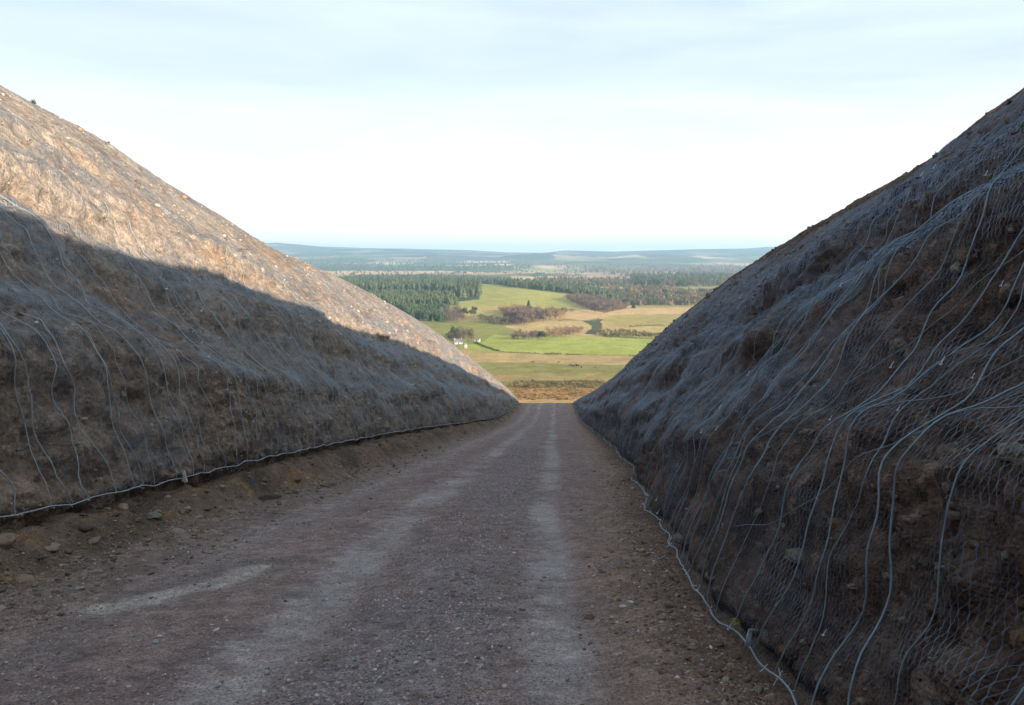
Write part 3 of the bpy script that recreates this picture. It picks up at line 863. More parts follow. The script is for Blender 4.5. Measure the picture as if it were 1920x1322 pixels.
o.rotation_euler = (0, R(-14), R(20))
tag(o, 'torn scrap of dull blue grey sheet caught at the foot of the net', 'plastic scrap')

# yellow-green tuft behind the net
def tuft(px, py, size, col, label, seed, side=1):
    yy, tt = find_net(side, px, py)
    b = net_pt(side, yy, tt, .012)[0]
    r = np.random.default_rng(seed); V = []; F = []; n = 0
    for k in range(60):
        d = np.array([-abs(r.normal(0, .5)) - .2, r.normal(0, .7), abs(r.normal(0, .6))]); d /= np.linalg.norm(d)
        l = size * r.uniform(.4, 1); w = size * .09; s = np.cross(d, (0, 0, 1)); s /= np.linalg.norm(s) + 1e-6
        o0 = r.normal(0, size * .25, 3) * (.3, 1, .5)
        P = [o0 - s * w, o0 + s * w, o0 + d * l * .6 + s * w * .7 + (0, 0, -.1 * l), o0 + d * l * .6 - s * w * .7 + (0, 0, -.1 * l), o0 + d * l + (0, 0, -.3 * l)]
        V += P; F += [(n, n + 1, n + 2, n + 3), (n + 3, n + 2, n + 4, n + 4)]; n += 5
    me = bpy.data.meshes.new('grass_tuft'); me.from_pydata([tuple(v) for v in V], [], [tuple(dict.fromkeys(f)) for f in F]); me.update()
    o = link('grass_tuft', me, plain_mat(f'tuft_{seed}', col, .8, 0, .3, 50), loc=b)
    return tag(o, label, 'plant')
tuft(1388, 1162, .05, (.20, .20, .035), 'small yellow green tuft growing through the net by the torn scrap', 1)
tuft(1398, 1198, .03, (.22, .20, .06), 'tiny dry straw tuft at the net foot touching the torn scrap', 2)

tuft(66, 186, .14, (.13, .12, .05), 'largest dark grass tuft on the sunlit crest, near the left edge of the picture', 3, -1)
tuft(206, 268, .07, (.22, .17, .08), 'small straw tuft on the sunlit crest, well below the dark one', 4, -1)
tuft(312, 545, .10, (.20, .19, .16), 'pale grey dead tuft held under the net in the shaded left bank', 5, -1)
tuft(1756, 290, .07, (.10, .08, .05), 'dark tuft on the skyline of the shaded right bank', 6, 1)
tuft(1894, 196, .08, (.12, .075, .045), 'brown tuft highest on the shaded right bank, close to the picture edge', 7, 1)
# ------------------------------------------------------------------ valley terrain
_ytz = np.array([1000, 1150, 1300, 1500, 1700, 1900, 2200, 2600, 3200, 4000, 5000, 6200, 7500, 9000, 10500])
_zz = np.array([-82, -81, -79, -74, -69, -72, -76, -78, -82, -84, -78, -64, -42, -10, 45])
RIDX = np.array([300, 520, 600, 700, 760, 880, 960, 1010, 1060, 1150, 1300, 1400, 1440, 1700])
RIDY = np.array([462, 456, 463, 466, 467, 469.5, 474, 475, 470, 472, 468, 466.5, 463.5, 469])
def terr_z(X, Y):
    X = np.asarray(X, float); Y = np.asarray(Y, float)
    z = np.where(Y < 1000, road_zs(np.minimum(Y, 1000)), np.interp(Y, _ytz, _zz))
    az = X / Y
    px = 960 + 1500 * az * 1.007
    # green dome of pasture and lower ground to its right
    z = z + np.exp(-((az - .02) / .085) ** 2) * np.exp(-((Y - 1650) / 330) ** 2) * 8
    z = z - sstep(.06, .16, az) * np.exp(-((Y - 1700) / 500) ** 2) * 9
    z = z + fbm(X / 260, Y / 260, 3, 120) * 5 * sstep(450, 900, Y)
    z = z + fbm(X / 1300, Y / 1300, 4, 121) * 22 * sstep(2200, 5000, Y)
    z = z + fbm(X / 24, Y / 24, 3, 122) * 1.0 * sstep(120, 200, Y) * sstep(900, 500, Y)
    # far ridges
    zr = Y * np.tan(np.arctan((480.0 - np.interp(px, RIDX, RIDY)) / 1500)) * 1.03
    z2 = fbm(az * 14 + 3, Y / 3000, 4, 123)
    r2 = np.exp(-((Y - 8300) / 900) ** 2) * (26 + 50 * z2) 
    f = sstep(9300, 12000, Y)
    z = z + r2 * sstep(0, .2, f * 0 + .2)
    z = lerp(z, zr, f)
    z = np.where(Y > 12000, z - (Y - 12000) * .12, z)
    return z - .12 * sstep(140, 110, Y)

TYr = [104.0]
while TYr[-1] < 15000: TYr.append(TYr[-1] * 1.0078)
TYr = np.array(TYr)
az = np.r_[np.linspace(-.95, -.34, 40)[:-1], np.linspace(-.34, .36, 430), np.linspace(.36, .95, 40)[1:]]
TY = np.repeat(TYr[:, None], len(az), 1); TX = TY * az[None, :]
TZ = terr_z(TX, TY)
PX, PY = proj(TX, TY, TZ)
# nominal level-based rows so that hidden ground keeps sensible cover
wx = PX + 10 * fbm(TX / 60, TY / 120, 3, 130) * sstep(400, 700, TY); wy = PY + 1.6 * fbm(TX / 45, TY / 120, 3, 131)
def poly(pts, soft=0):
    pts = np.array(pts, float); inside = np.zeros(wx.shape, bool)
    j = len(pts) - 1
    for i in range(len(pts)):
        xi, yi = pts[i]; xj, yj = pts[j]
        cond = ((yi > wy) != (yj > wy)) & (wx < (xj - xi) * (wy - yi) / (yj - yi + 1e-9) + xi)
        inside ^= cond; j = i
    return inside.astype(float)
nA = fbm(TX / 70, TY / 140, 4, 132); nB = fbm(TX / 14, TY / 30, 4, 133, gain=.6); nC = fbm(TX / 500, TY / 900, 4, 134)
tcol = np.zeros(TX.shape + (3,)) + np.array([.20, .165, .075])
def field(pts, col, m=1.0): 
    global tcol
    tcol = mixc(tcol, col, poly(pts) * m)
# near rough ground: straw, rust and olive
tcol = mixc(tcol, (.27, .140, .055), sstep(-.1, .2, nA + nB) * (TY < 520))
tcol = mixc(tcol, (.135, .140, .045), sstep(470, 520, TY + 40 * nA) * (TY < 700) * .85)
tcol = mixc(tcol, (.30, .21, .10), sstep(372, 330, TY + 60 * nB) * .75)
tcol = mixc(tcol, (.10, .085, .04), sstep(.1, .35, nB) * (TY < 470) * .8)
W0, W1 = -2000, 4000
field([(W0, 661), (900, 661), (1000, 664), (1100, 666), (W1, 668), (W1, 681), (1100, 684), (990, 680), (W0, 679)], (.25, .185, .10), .85)
field([(W0, 610), (1300, 610), (1300, 664), (W0, 664)], (.21, .175, .075))
field([(780, 606), (900, 602), (962, 612), (990, 628), (945, 631), (905, 641), (870, 652), (780, 640)], (.145, .155, .045))
field([(862, 650), (905, 640), (925, 628), (1000, 631), (1100, 630), (1400, 635), (1400, 668), (1080, 664), (1000, 662), (930, 659), (880, 655)], (.185, .225, .050))
field([(940, 629), (1010, 631), (1000, 640), (930, 641)], (.215, .23, .06), .7)
field([(930, 596), (1100, 590), (1320, 596), (1320, 632), (1000, 631), (985, 622), (950, 612)], (.27, .21, .105))
field([(1130, 592), (1180, 586), (1400, 584), (1400, 612), (1140, 613)], (.215, .185, .070))
field([(1092, 600), (1132, 598), (1130, 608), (1118, 627), (1096, 627), (1108, 612)], (.05, .060, .035))  # shadow in the gully, painted into the ground colour
field([(1050, 596), (1130, 594), (1120, 600), (1050, 602)], (.13, .14, .06))
field([(840, 572), (895, 570), (1000, 580), (1060, 590), (1060, 598), (940, 600), (900, 590), (850, 590)], (.26, .215, .085))
field([(898, 530), (960, 534), (1060, 549), (1085, 566), (1062, 584), (1000, 577), (900, 572), (860, 582), (852, 565), (896, 560)], (.20, .205, .058))
field([(1060, 583), (1180, 574), (1400, 574), (1400, 585), (1160, 590), (1100, 600), (1060, 598)], (.30, .21, .12))
field([(1180, 566), (1400, 566), (1400, 576), (1190, 577)], (.20, .18, .06))
field([(620, 508), (1180, 508), (1180, 524), (620, 522)], (.36, .25, .17), .8)
field([(620, 512), (902, 512), (899, 562), (860, 566), (700, 575), (500, 560)], (.035, .055, .032))
field([(W0, 540), (860, 560), (862, 606), (W0, 606)], (.09, .10, .045), .7)
field([(900, 514), (960, 516), (1060, 528), (1200, 552), (1190, 562), (1060, 547), (900, 531)], (.04, .06, .033))
field([(1055, 553), (1100, 551), (1190, 572), (1130, 588), (1085, 572)], (.12, .075, .058))
# patchwork of the far side of the valley
cell = 1
gx = TX / 430 + .35 * fbm(TX / 500, TY / 500, 2, 140); gy = TY / 620 + .35 * fbm(TX / 450, TY / 700, 2, 141)
hsh = _h(np.floor(gx), np.floor(gy), 9)
pal = np.array([[.045, .07, .045], [.05, .075, .045], [.04, .06, .045], [.13, .10, .085], [.17, .20, .09], [.30, .25, .17], [.10, .085, .07], [.05, .07, .05], [.36, .31, .24], [.12, .15, .07]])
pc = pal[(hsh * 9.99).astype(int)]
pc = mixc(pc, (.05, .065, .05), sstep(-.12, .15, fbm(TX / 500, TY / 700, 5, 142)) * lerp(.75, .5, sstep(3500, 6500, TY)))
farm = sstep(2300, 2900, TY + 300 * nC)
tcol = lerp(tcol, pc, farm[..., None])
tcol = mixc(tcol, (.36, .25, .18), farm * ((wy > 508) & (wy < 524)) * sstep(-.15, .1, nC) * .7)
tcol = mixc(tcol, (.12, .09, .08), sstep(3600, 4200, TY) * sstep(6000, 5200, TY) * sstep(1010, 1100, PX) * .6)
# light snow lying on the highest open ground
tcol = mixc(tcol, (.62, .62, .62), sstep(8800, 9600, TY) * sstep(.08, .30, fbm(TX / 800, TY / 420, 4, 143)) * sstep(1350, 950, PX) * .6)
tcol = tcol.mean(-1, keepdims=True) + (tcol - tcol.mean(-1, keepdims=True)) * .86
tcol *= np.array([1.85, 1.62, 1.22])
tcol *= lerp(1, .42, sstep(6500, 9500, TY))[..., None]
tcol *= (1 + .22 * nB * sstep(3000, 800, TY) + .14 * nA)[..., None]
me = mesh_from('valley_ground', np.stack([TX, TY, TZ], -1), grid_faces(*TX.shape)[:, ::-1][:, ::-1], tcol)
terr_m = soil_mat('valley_fields', [(.35, .25, 5), (.05, .15, 4)], [(.5, .25, 'n')], rough=1, spec=.05)
tag(link('valley_ground', me, terr_m), kind='structure')

def hit(px, py):
    """point of the valley ground that stands at this place of the view (first ground met beyond the cutting)"""
    A = (px - 960) / 1500
    Y = TYr[TYr > 250]
    dep = Y * math.cos(PITCH) + 60 * math.sin(PITCH)
    X = A * dep; Z = terr_z(X, Y)
    ppx, ppy = proj(X, Y, Z)
    idx = np.where(ppy <= py)[0]
    if len(idx) == 0: return None
    i = idx[0]
    if i == 0: return X[0], Y[0], Z[0]
    t = (ppy[i - 1] - py) / (ppy[i - 1] - ppy[i] + 1e-9)
    Yh = Y[i - 1] + t * (Y[i] - Y[i - 1]); Xh = A * (Yh * math.cos(PITCH) + 75 * math.sin(PITCH))
    return Xh, Yh, float(terr_z(Xh, Yh))

# ------------------------------------------------------------------ woods
def conifer_tmpl(seed, n=9, layers=4):
    r = np.random.default_rng(seed); V = []; F = []
    for k in range(layers):
        z0 = .08 + k * .21; rr = .30 * (1 - k * .21) ; b = len(V)
        for j in range(n):
            a = j * 6.283 / n; q = rr * r.uniform(.7, 1.15)
            V.append((math.cos(a) * q, math.sin(a) * q, z0 + r.uniform(-.03, .03)))
        V.append((r.uniform(-.01, .01), r.uniform(-.01, .01), min(1, z0 + .38)))
        for j in range(n): F.append((b + j, b + (j + 1) % n, b + n))
    return np.array(V), np.array(F)
def broad_tmpl(seed, n=150, leaf=.09, bare=False):
    r = np.random.default_rng(seed); V = []; F = []
    cl = [(r.normal(0, .2), r.normal(0, .2), .62 + r.normal(0, .14), r.uniform(.16, .27)) for _ in range(8)]
    for k in range(n):
        cx, cy, cz, cr = cl[r.integers(0, 8)]
        d = r.normal(size=3); d /= np.linalg.norm(d)
        p = np.array([cx, cy, cz]) + d * cr * r.uniform(.6, 1.05)
        a = r.normal(size=3); a /= np.linalg.norm(a); b_ = np.cross(a, d); b_ /= np.linalg.norm(b_) + 1e-6
        s = leaf * r.uniform(.6, 1.3); s2 = s * (.35 if bare else .9)
        i = len(V); V += [p - a * s, p + b_ * s2, p + a * s]; F.append((i, i + 1, i + 2))
    # trunk
    i = len(V)
    for z, w in ((0, .035), (.55, .02)):
        V += [(w, 0, z), (-w * .5, w * .8, z), (-w * .5, -w * .8, z)]
    for j in range(3):
        F += [(i + j, i + (j + 1) % 3, i + 3 + j), (i + (j + 1) % 3, i + 4 + j if j < 2 else i + 3, i + 3 + j)]
    return np.array(V), np.array(F)
CON = [conifer_tmpl(s) for s in range(5)]
BRD = [broad_tmpl(s + 20) for s in range(4)]
BAR = [broad_tmpl(s + 40, 170, .085, True) for s in range(4)]

leaf_m = soil_mat('woodland_foliage', [(.25, .25, 3)], [], rough=.9, spec=.1)
def wood(name, polys, n, hrange, tmpls, cols, label, seed, cat='woodland', wide=1.0, minY=0):
    r = np.random.default_rng(seed); Vs = []; Fs = []; Cs = []; off = 0
    cnt = 0; tries = 0
    ar = []
    for P in polys:
        P = np.array(P, float); ar.append((P[:, 0].max() - P[:, 0].min()) * (P[:, 1].max() - P[:, 1].min()))
    ar = np.cumsum(ar) / sum(ar)
    while cnt < n and tries < n * 8:
        tries += 1
        P = np.array(polys[int(np.searchsorted(ar, r.random()))], float)
        x = r.uniform(P[:, 0].min(), P[:, 0].max()); y_ = r.uniform(P[:, 1].min(), P[:, 1].max())
        ins = False; j = len(P) - 1
        for i in range(len(P)):
            if (P[i, 1] > y_) != (P[j, 1] > y_) and x < (P[j, 0] - P[i, 0]) * (y_ - P[i, 1]) / (P[j, 1] - P[i, 1]) + P[i, 0]: ins = not ins
            j = i
        if not ins: continue
        q = hit(x, y_)
        if q is None or q[1] < minY or q[1] > 11500: continue
        V, F = tmpls[r.integers(0, len(tmpls))]
        h = r.uniform(*hrange); a = r.uniform(0, 6.28); w = h * r.uniform(.8, 1.25) * wide
        x2 = (V[:, 0] * math.cos(a) - V[:, 1] * math.sin(a)) * w; y2 = (V[:, 0] * math.sin(a) + V[:, 1] * math.cos(a)) * w
        Vs.append(np.stack([x2 + q[0], y2 + q[1], V[:, 2] * h + q[2] - .3], -1)); Fs.append(F + off); off += len(V)
        Cs.append(np.tile(np.array(cols[r.integers(0, len(cols))]) * r.uniform(.7, 1.3), (len(V), 1))); cnt += 1
    if not Vs: return
    me = mesh_from(name, np.concatenate(Vs), np.concatenate(Fs), np.concatenate(Cs), smooth=False)
    return tag(link(name, me, leaf_m), label, cat, kind='stuff')

GC = [(.072, .086, .036), (.060, .074, .036), (.088, .100, .040), (.054, .070, .038)]
PU = [(.15, .10, .08), (.13, .09, .075), (.17, .12, .085), (.11, .085, .07)]
OR = [(.28, .17, .08), (.24, .15, .07), (.20, .14, .08)]
OL = [(.11, .12, .045), (.09, .105, .045), (.14, .12, .06)]
wood('conifer_plantation', [[(560, 530), (640, 524), (780, 520), (900, 524), (899, 556), (862, 560), (858, 548), (720, 546), (600, 545)]], 2300, (8, 20), CON, GC,
     'large dark green conifer plantation left of the domed green pasture', 1)
wood('conifer_plantation', [[(700, 550), (780, 552), (852, 553), (858, 572), (730, 572), (680, 560)]], 900, (6, 14), CON + BRD[:1], [(.085, .105, .045), (.075, .095, .042), (.095, .105, .042)],
     'younger paler conifer block in front of the large dark plantation', 2)
wood('conifer_plantation', [[(740, 580), (800, 582), (832, 586), (832, 604), (770, 600)]], 260, (9, 15), CON + BRD, [(.055, .085, .04), (.08, .10, .045)],
     'mixed young green trees above the sunlit bank edge', 3)
wood('birch_wood', [[(822, 584), (868, 586), (872, 602), (825, 604)]], 70, (8, 13), BAR, PU, 'bare reddish birches right of the young green trees', 4)
wood('conifer_plantation', [[(900, 524), (960, 526), (1062, 541), (1160, 557), (1175, 562), (1150, 563), (1060, 550), (900, 531)]], 1100, (7, 17), CON, GC,
     'long dark conifer belt along the top of the domed pasture', 5)
wood('birch_wood', [[(1060, 561), (1100, 560), (1145, 570), (1182, 578), (1140, 586), (1090, 576)]], 260, (9, 14), BAR, PU, 'bare purple brown wood below the long conifer belt', 6)
wood('birch_wood', [[(950, 588), (1005, 586), (1060, 590), (1052, 600), (1000, 605), (955, 602)], [(985, 592), (1000, 592), (996, 612), (965, 608)]], 150, (9, 15), BAR + BRD[:1], PU + OR[:1], 'bare thicket of birches around the dark lone spruce', 7)
wood('orange_scrub', [[(936, 584), (990, 582), (992, 591), (945, 592)]], 60, (7, 11), BAR, OR, 'orange leaved scrub at the foot of the domed pasture', 8)
wood('scrub', [[(896, 598), (975, 600), (1000, 606), (960, 612), (900, 606)]], 120, (4, 8), BAR + BRD, PU[:2] + OL, 'grey brown scrub line behind the farm field', 9)
wood('scrub', [[(965, 628), (1010, 628), (1012, 638), (960, 636)]], 60, (4, 7), BAR, PU, 'brown thorn bushes on the upper edge of the bright green field', 10)
wood('orange_scrub', [[(1022, 624), (1090, 618), (1092, 628), (1025, 637)]], 90, (4, 8), BAR, OR + PU[:1], 'russet bracken and thorn beside the small dark bush', 11)
wood('scrub', [[(1120, 622), (1165, 620), (1200, 626), (1240, 630), (1235, 634), (1130, 632)]], 110, (3, 5.5), BRD, [(.13, .13, .05), (.16, .14, .06)], 'olive gorse along the far edge of the green field', 12)
wood('scrub', [[(838, 632), (862, 628), (864, 640), (842, 640)]], 40, (5, 9), BAR, PU, 'bare thicket behind the white cottage', 13)
wood('distant_woodland', [[(1130, 545), (1200, 540), (1300, 548), (1420, 546), (1400, 572), (1200, 574), (1150, 566)]], 1000, (8, 14), CON + BAR + BRD, GC[:2] + PU + OR[:1] + OL,
     'mixed dark and rusty woodland filling the low ground on the right', 14)
wood('distant_woodland', [[(1180, 520), (1460, 515), (1460, 538), (1200, 538)]], 1100, (12, 22), CON + BRD, GC + PU[:1], 'blue green forest beyond the mixed woodland on the right', 15)
wood('distant_woodland', [[(560, 484), (1000, 490), (1000, 506), (560, 506)]], 850, (13, 24), CON, GC, 'long blue green forest across the far left of the valley', 16)
wood('distant_woodland', [[(1000, 492), (1180, 496), (1440, 498), (1440, 514), (1180, 520), (1060, 508)]], 800, (12, 21), CON + BAR, GC[:2] + PU, 'hazy brown and green woods on the far right slopes', 17)
wood('distant_woodland', [[(1000, 522), (1180, 524), (1200, 538), (1120, 540), (1020, 528)]], 500, (9, 15), CON + BAR, GC + PU, 'scattered copse behind the long conifer belt', 18)
wood('distant_woodland', [[(620, 508), (900, 510), (1100, 508), (1100, 516), (620, 518)]], 240, (8, 14), CON + BRD, GC + PU, 'thin hedges and copses on the pale far fields', 19)
wood('heather_scrub', [[(960, 716), (1130, 716), (1150, 728), (950, 728)]], 240, (1.0, 2.1), BRD, [(.17, .145, .065), (.14, .13, .055), (.22, .16, .075)], 'low dark scrub line where pasture meets rusty moor', 20, wide=1.8)
wood('heather_scrub', [[(960, 728), (1120, 726), (1110, 750), (970, 750)]], 500, (.5, 1.1), BRD, [(.25, .13, .05), (.28, .18, .08), (.16, .10, .05), (.32, .24, .12)], 'rust and straw moor tussocks just beyond the end of the track', 21, wide=2.0)

# ---- trees one can tell apart
bark_m = plain_mat('grey_bark', (.14, .11, .085), .9, 0, .3, 3)
def tree(px, py, hpx, kind, cols, label, seed, wide=1.0, group='single trees in the valley'):
    q = hit(px, py); X, Y, Z = q
    h = hpx * Y / 1500
    r = np.random.default_rng(seed)
    root = bpy.data.objects.new({'con': 'spruce_tree', 'brd': 'evergreen_tree', 'bar': 'bare_tree', 'bush': 'bush'}[kind], None); COL.objects.link(root); root.location = (X, Y, Z - .2)
    V = []; F = []; C = []
    n = {'con': 1500, 'brd': 1700, 'bar': 1500, 'bush': 900}[kind]
    cl = [(r.normal(0, .17 * wide), r.normal(0, .17 * wide), r.uniform(.38, .82) if kind != 'bush' else r.uniform(.25, .7), r.uniform(.12, .24)) for _ in range(13)]
    for k in range(n):
        if kind == 'con':
            z = r.random() ** 1.3 * .93 + .06; rad = .25 * (1 - z) ** .8 * wide + .012; a_ = r.uniform(0, 6.283)
            p = np.array([math.cos(a_) * rad, math.sin(a_) * rad, z]) * (1 + r.normal(0, .06)); d = np.array([math.cos(a_), math.sin(a_), -.3])
        else:
            cx, cy, cz, cr = cl[r.integers(0, 13)]
            d = r.normal(size=3); d /= np.linalg.norm(d)
            p = np.array([cx, cy, cz]) + d * cr * r.uniform(.5, 1.05)
        a = r.normal(size=3); a /= np.linalg.norm(a); b_ = np.cross(a, d); b_ /= np.linalg.norm(b_) + 1e-6
        s = r.uniform(.02, .042); s2 = s * (.28 if kind == 'bar' else .8)
        i = len(V); V += [p - a * s, p + b_ * s2, p + a * s, p - b_ * s2]; F.append((i, i + 1, i + 2, i + 3))
        C += [np.array(cols[k % len(cols)]) * r.uniform(.7, 1.25)] * 4
    V = np.array(V) * h
    link('crown', mesh_from('crown', V, np.array(F), np.array(C), smooth=False), leaf_m, root)
    mb = MB()
    mb.tube([(0, 0, 0), (.01 * h, 0, .3 * h), (0, .01 * h, .7 * h)], [.03 * h, .022 * h, .008 * h], 6)
    for k in range(0 if kind == 'con' else 6):
        a_ = k * 1.05 + seed; z0 = h * (.22 + .06 * k)
        mb.tube([(0, 0, z0), (math.cos(a_) * .1 * h, math.sin(a_) * .1 * h, z0 + .12 * h), (math.cos(a_) * .2 * h, math.sin(a_) * .2 * h, z0 + .22 * h)], [.012 * h, .008 * h, .003 * h], 4)
    link('trunk', mb.mesh('trunk'), bark_m, root)
    tag(root, label, 'bush' if kind == 'bush' else 'tree', group)

DG = [(.045, .065, .03), (.06, .08, .035), (.035, .05, .03)]
tree(888, 594, 21, 'brd', [(.06, .095, .035), (.05, .08, .035)], 'round green tree, fuller one of the pair above the farm fields', 1, 1.5)
tree(870, 595, 19, 'brd', DG, 'darker narrow tree touching the round green tree on its left', 2, 1.0)
tree(991, 584, 20, 'con', DG, 'dark lone spruce rising from the bare birch thicket', 3, 1.1)
tree(1017, 637, 18, 'brd', DG, 'small dark evergreen on the upper edge of the bright green field', 4, 1.2)
tree(853, 634, 24, 'brd', [(.07, .10, .03), (.06, .085, .035)], 'dark green evergreen behind the white cottage', 5, 1.2)
tree(868, 643, 36, 'bar', [(.16, .14, .10), (.13, .12, .09), (.12, .13, .06)], 'tall grey bare tree standing over the white cottage', 6, 1.25)
tree(884, 645, 33, 'bar', [(.17, .12, .07), (.14, .10, .06), (.12, .11, .05)], 'tall brown bare tree nearest the small cream barn', 7, 1.1)
tree(878, 640, 28, 'bar', [(.16, .14, .11), (.14, .12, .09)], 'bare tree between the grey and the brown farm trees', 8, 1.1)
tree(1055, 589, 12, 'brd', DG, 'low dark tree at the right end of the birch thicket', 9, 1.7)
tree(1115, 586, 13, 'brd', [(.08, .07, .05), (.06, .06, .045)], 'dark tree in the bare wood beside the pale straw field', 10, 1.8)
tree(1188, 578, 13, 'con', DG, 'small dark conifer at the edge of the mixed woodland', 11, 1.2)
tree(1146, 631, 11, 'bush', [(.13, .13, .05), (.10, .11, .045)], 'olive gorse bush right of the painted gully shadow', 12, 1.8)
tree(1072, 586, 9, 'bush', [(.13, .10, .07)], 'brown bush below the bare purple wood', 13, 1.8)

# ------------------------------------------------------------------ farm
white_m = plain_mat('white_render', (.42, .41, .385), .85, 0, .06, .6)
cream_m = plain_mat('cream_render', (.50, .46, .32), .85, 0, .06, .6)
slate_m = plain_mat('roof_slate', (.16, .165, .18), .7, 0, .2, 2)
pane_m = plain_mat('window_glass', (.04, .05, .06), .15, 0, .1, 2, .8)
door_m = plain_mat('door_paint', (.12, .06, .04), .6, 0, .1, 2)
def house(px, py, L_, W_, H_, RH, rz, wallm, name, label, cat, wins=3, chim=2, seed=0):
    X, Y, Z = hit(px, py)
    root = bpy.data.objects.new(name, None); COL.objects.link(root); root.location = (X, Y, Z); root.rotation_euler = (0, 0, rz)
    hl, hw = L_ / 2, W_ / 2
    V = [(-hl, -hw, -1), (hl, -hw, -1), (hl, hw, -1), (-hl, hw, -1), (-hl, -hw, H_), (hl, -hw, H_), (hl, hw, H_), (-hl, hw, H_), (-hl, 0, H_ + RH), (hl, 0, H_ + RH)]
    F = [(0, 1, 5, 4), (2, 3, 7, 6), (1, 2, 6, 9, 5), (3, 0, 4, 8, 7)]
    me = bpy.data.meshes.new('wall'); me.from_pydata(V, [], F); me.update(); link('wall', me, wallm, root)
    mb = MB(); o_ = .3; sl = RH / hw
    for s in (-1, 1):
        a0 = (-hl - o_, s * (hw + o_), H_ - o_ * sl + .02); a1 = (hl + o_, s * (hw + o_), H_ - o_ * sl + .02); b1 = (hl + o_, 0, H_ + RH + .02); b0 = (-hl - o_, 0, H_ + RH + .02)
        up = (0, 0, .18); pts = [a0, a1, b1, b0]; pts += [tuple(np.add(p, up)) for p in pts]
        mb.add(pts, [(0, 1, 2, 3), (7, 6, 5, 4), (0, 4, 5, 1), (1, 5, 6, 2), (2, 6, 7, 3), (3, 7, 4, 0)])
    rf = link('roof', mb.mesh('roof'), slate_m, root)
    for k in range(chim):
        m = MB(); x = (-1 if k == 0 else 1) * (hl - .6)
        m.box((x, 0, H_ + RH + .45), (.8, .6, 1.3)); m.box((x, 0, H_ + RH + 1.15), (.95, .75, .12)); m.tube([(x, 0, H_ + RH + 1.2), (x, 0, H_ + RH + 1.55)], .13, 6)
        link('chimney', m.mesh('chimney'), wallm, rf)
    for k in range(wins):
        x = (k + .5) / wins * L_ - hl
        if k == wins // 2:
            m = MB(); m.box((x, -hw - .03, 1.0), (1.0, .08, 2.05)); link('door', m.mesh('door'), door_m, root)
        else:
            m = MB(); m.box((x, -hw - .03, 1.55), (1.05, .08, 1.25)); wn = link('window', m.mesh('window'), white_m, root)
            m = MB(); m.box((x, -hw - .08, 1.55), (.85, .05, 1.05)); link('pane', m.mesh('pane'), pane_m, wn)
    tag(root, label, cat)
house(859, 645, 7.5, 4.6, 2.3, 1.9, R(14), white_m, 'cottage', 'white cottage with slate roof below the tall farm trees', 'house')
house(895, 641, 4.6, 3.8, 2.2, 1.3, R(-20), cream_m, 'barn', 'small pale cream barn at the corner of the bright green field', 'barn', 1, 0)
house(872, 653, 2.4, 2.4, 3.4, 1.0, R(35), cream_m, 'shed', 'narrow tall cream shed in front of the white cottage', 'shed', 1, 0)

# hedge from the barn along the lower edge of the green field
def hedge(pts, h, label, cols, seed, group='hedges round the bright green field'):
    r = np.random.default_rng(seed); V = []; F = []; C = []
    P = [hit(*p) for p in pts]
    for a_, b_ in zip(P[:-1], P[1:]):
        ln = math.hypot(a_[0] - b_[0], a_[1] - b_[1]); n = int(ln * 18)
        for k in range(n):
            t = r.random(); x = lerp(a_[0], b_[0], t) + r.normal(0, .5); y_ = lerp(a_[1], b_[1], t) + r.normal(0, .5)
            z = float(terr_z(x, y_)) + abs(r.normal(0, .5)) * h * (1 + .4 * math.sin(t * 37 + seed))
            d = r.normal(size=3); d /= np.linalg.norm(d); e_ = np.cross(d, r.normal(size=3)); e_ /= np.linalg.norm(e_)
            s = .30; p = np.array([x, y_, z]); i = len(V)
            V += [p - d * s, p + e_ * s * .7, p + d * s, p - e_ * s * .7]; F.append((i, i + 1, i + 2, i + 3)); C += [np.array(cols[k % len(cols)]) * r.uniform(.7, 1.2)] * 4
    V = np.array(V); c0 = V.mean(0)
    tag(link('hedge', mesh_from('hedge', V - c0, np.array(F), np.array(C), smooth=False), leaf_m, loc=c0), label, 'hedge', group)
hedge([(889, 643), (905, 649), (922, 655), (936, 659)], 1.5, 'dark clipped hedge running down from the cream barn', [(.05, .06, .025), (.07, .075, .03)], 1)
hedge([(936, 660), (975, 662), (1010, 663)], .8, 'low gappy hedge continuing from the dark clipped hedge', [(.14, .12, .06), (.11, .10, .05)], 2)
hedge([(1022, 664), (1052, 665)], 1.4, 'short dark hedge stub under the bright green field', [(.08, .075, .035)], 3)
hedge([(1060, 665), (1090, 666)], 1.2, 'longer dark hedge stub right of the short one', [(.08, .075, .035)], 4)
hedge([(1180, 668), (1205, 668)], 1.3, 'dark hedge under the bright green field meeting the shaded net', [(.07, .065, .03)], 5)
hedge([(1130, 631), (1180, 634), (1225, 636)], 1.5, 'brown hedge along the upper right edge of the green field', [(.10, .085, .045), (.08, .075, .04)], 6)
hedge([(1180, 613), (1245, 610)], 1.7, 'brown hedge crossing the straw field on the right', [(.13, .10, .06)], 7)

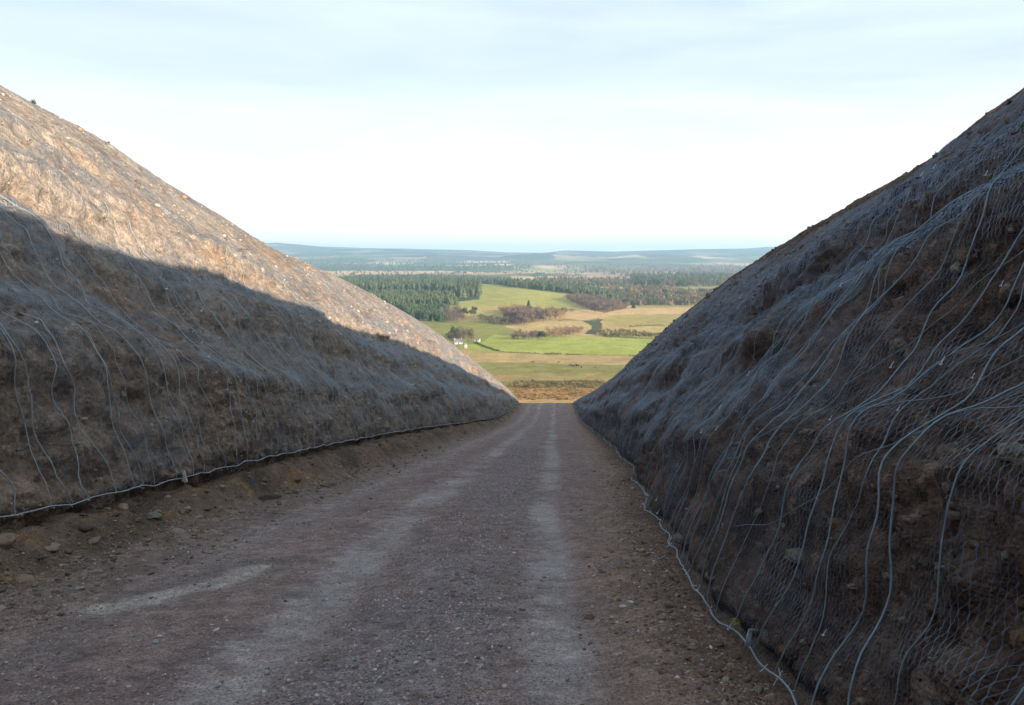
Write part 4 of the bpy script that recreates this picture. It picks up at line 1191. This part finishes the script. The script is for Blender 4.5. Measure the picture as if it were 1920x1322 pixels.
# ------------------------------------------------------------------ cattle
cow_m = plain_mat('black_hide', (.018, .014, .012), .8, 0, .3, 4)
def cow_mesh():
    me = bpy.data.meshes.new('cow')
    J = [((0, 0, 1.12), .34), ((.55, 0, 1.15), .36), ((-.6, 0, 1.14), .33), ((.95, 0, 1.2), .22), ((1.25, 0, 1.02), .15), ((1.5, 0, .78), .12), ((1.62, 0, .62), .08)]
    E = [(0, 1), (0, 2), (1, 3), (3, 4), (4, 5), (5, 6)]
    for sx, s in ((1, 1), (1, -1), (2, 1), (2, -1)):
        x = .55 if sx == 1 else -.72; k = len(J); bk = .06 if sx == 1 else -.1
        J += [((x, s * .19, .85), .15), ((x + bk, s * .19, .45), .075), ((x, s * .19, .03), .06)]
        E += [(sx, k), (k, k + 1), (k + 1, k + 2)]
    k = len(J); J += [((-.95, 0, 1.2), .06), ((-1.02, 0, .75), .035)]; E += [(2, k), (k, k + 1)]
    me.from_pydata([p for p, _ in J], E, [])
    o = bpy.data.objects.new('cow_src', me); COL.objects.link(o)
    sk = o.modifiers.new('s', 'SKIN')
    for v, (_, rr) in zip(me.skin_vertices[0].data, J): v.radius = (rr, rr * 1.05)
    me.skin_vertices[0].data[0].use_root = True
    o.modifiers.new('u', 'SUBSURF').levels = 1
    bpy.context.view_layer.update()
    dg = bpy.context.evaluated_depsgraph_get()
    m2 = bpy.data.meshes.new_from_object(o.evaluated_get(dg)); m2.name = 'cow'
    bpy.data.objects.remove(o); m2.materials.clear(); m2.materials.append(cow_m); return m2
cm = cow_mesh()
for i, (px, py, rz, s, lb) in enumerate([(1069, 687, 10, 1, 'black cow at the left end of the standing bunch'), (1075, 688, 160, 1.05, 'black cow second from the left in the standing bunch'),
                                         (1080, 686, 40, 1, 'black cow in the middle of the bunch, slightly behind'), (1083, 688, -20, 1.05, 'black cow at the right end of the standing bunch'),
                                         (1090, 690, 80, 1.0, 'black cow a few steps right of the bunch'), (1047, 681, 20, .9, 'dark cow grazing alone left of the bunch'),
                                         (999, 680, 200, .9, 'dark cow grazing far left, apart from the herd'), (1116, 690, 70, .7, 'small dark calf alone right of the herd')]):
    X, Y, Z = hit(px, py)
    o = bpy.data.objects.new('cow', cm); COL.objects.link(o); o.location = (X, Y, Z - .02); o.rotation_euler = (0, 0, R(rz)); o.scale = (s, s, s)
    tag(o, lb, 'cow', 'black cattle on the olive pasture')

# ------------------------------------------------------------------ haze
hz0, hz1 = float(TZ.min()) - 1, float(TZ.max()) + 12
mb = MB(); mb.box((0, 7000, (hz0 + hz1) / 2), (34000, 21000, hz1 - hz0))
hz = link('haze', mb.mesh('haze'), None)
hm = bpy.data.materials.new('pale_haze'); hm.use_nodes = True; t = hm.node_tree; t.nodes.clear()
oo = t.nodes.new('ShaderNodeOutputMaterial'); pv = t.nodes.new('ShaderNodeVolumePrincipled')
pv.inputs['Color'].default_value = (.51, .77, 1.0, 1); pv.inputs['Density'].default_value = 9.5e-5; pv.inputs['Anisotropy'].default_value = .2
t.links.new(pv.outputs[0], oo.inputs['Volume']); hz.data.materials.append(hm)
tag(hz, kind='stuff')
print('lowest ground', float(TZ.min()), 'highest', float(TZ.max()))
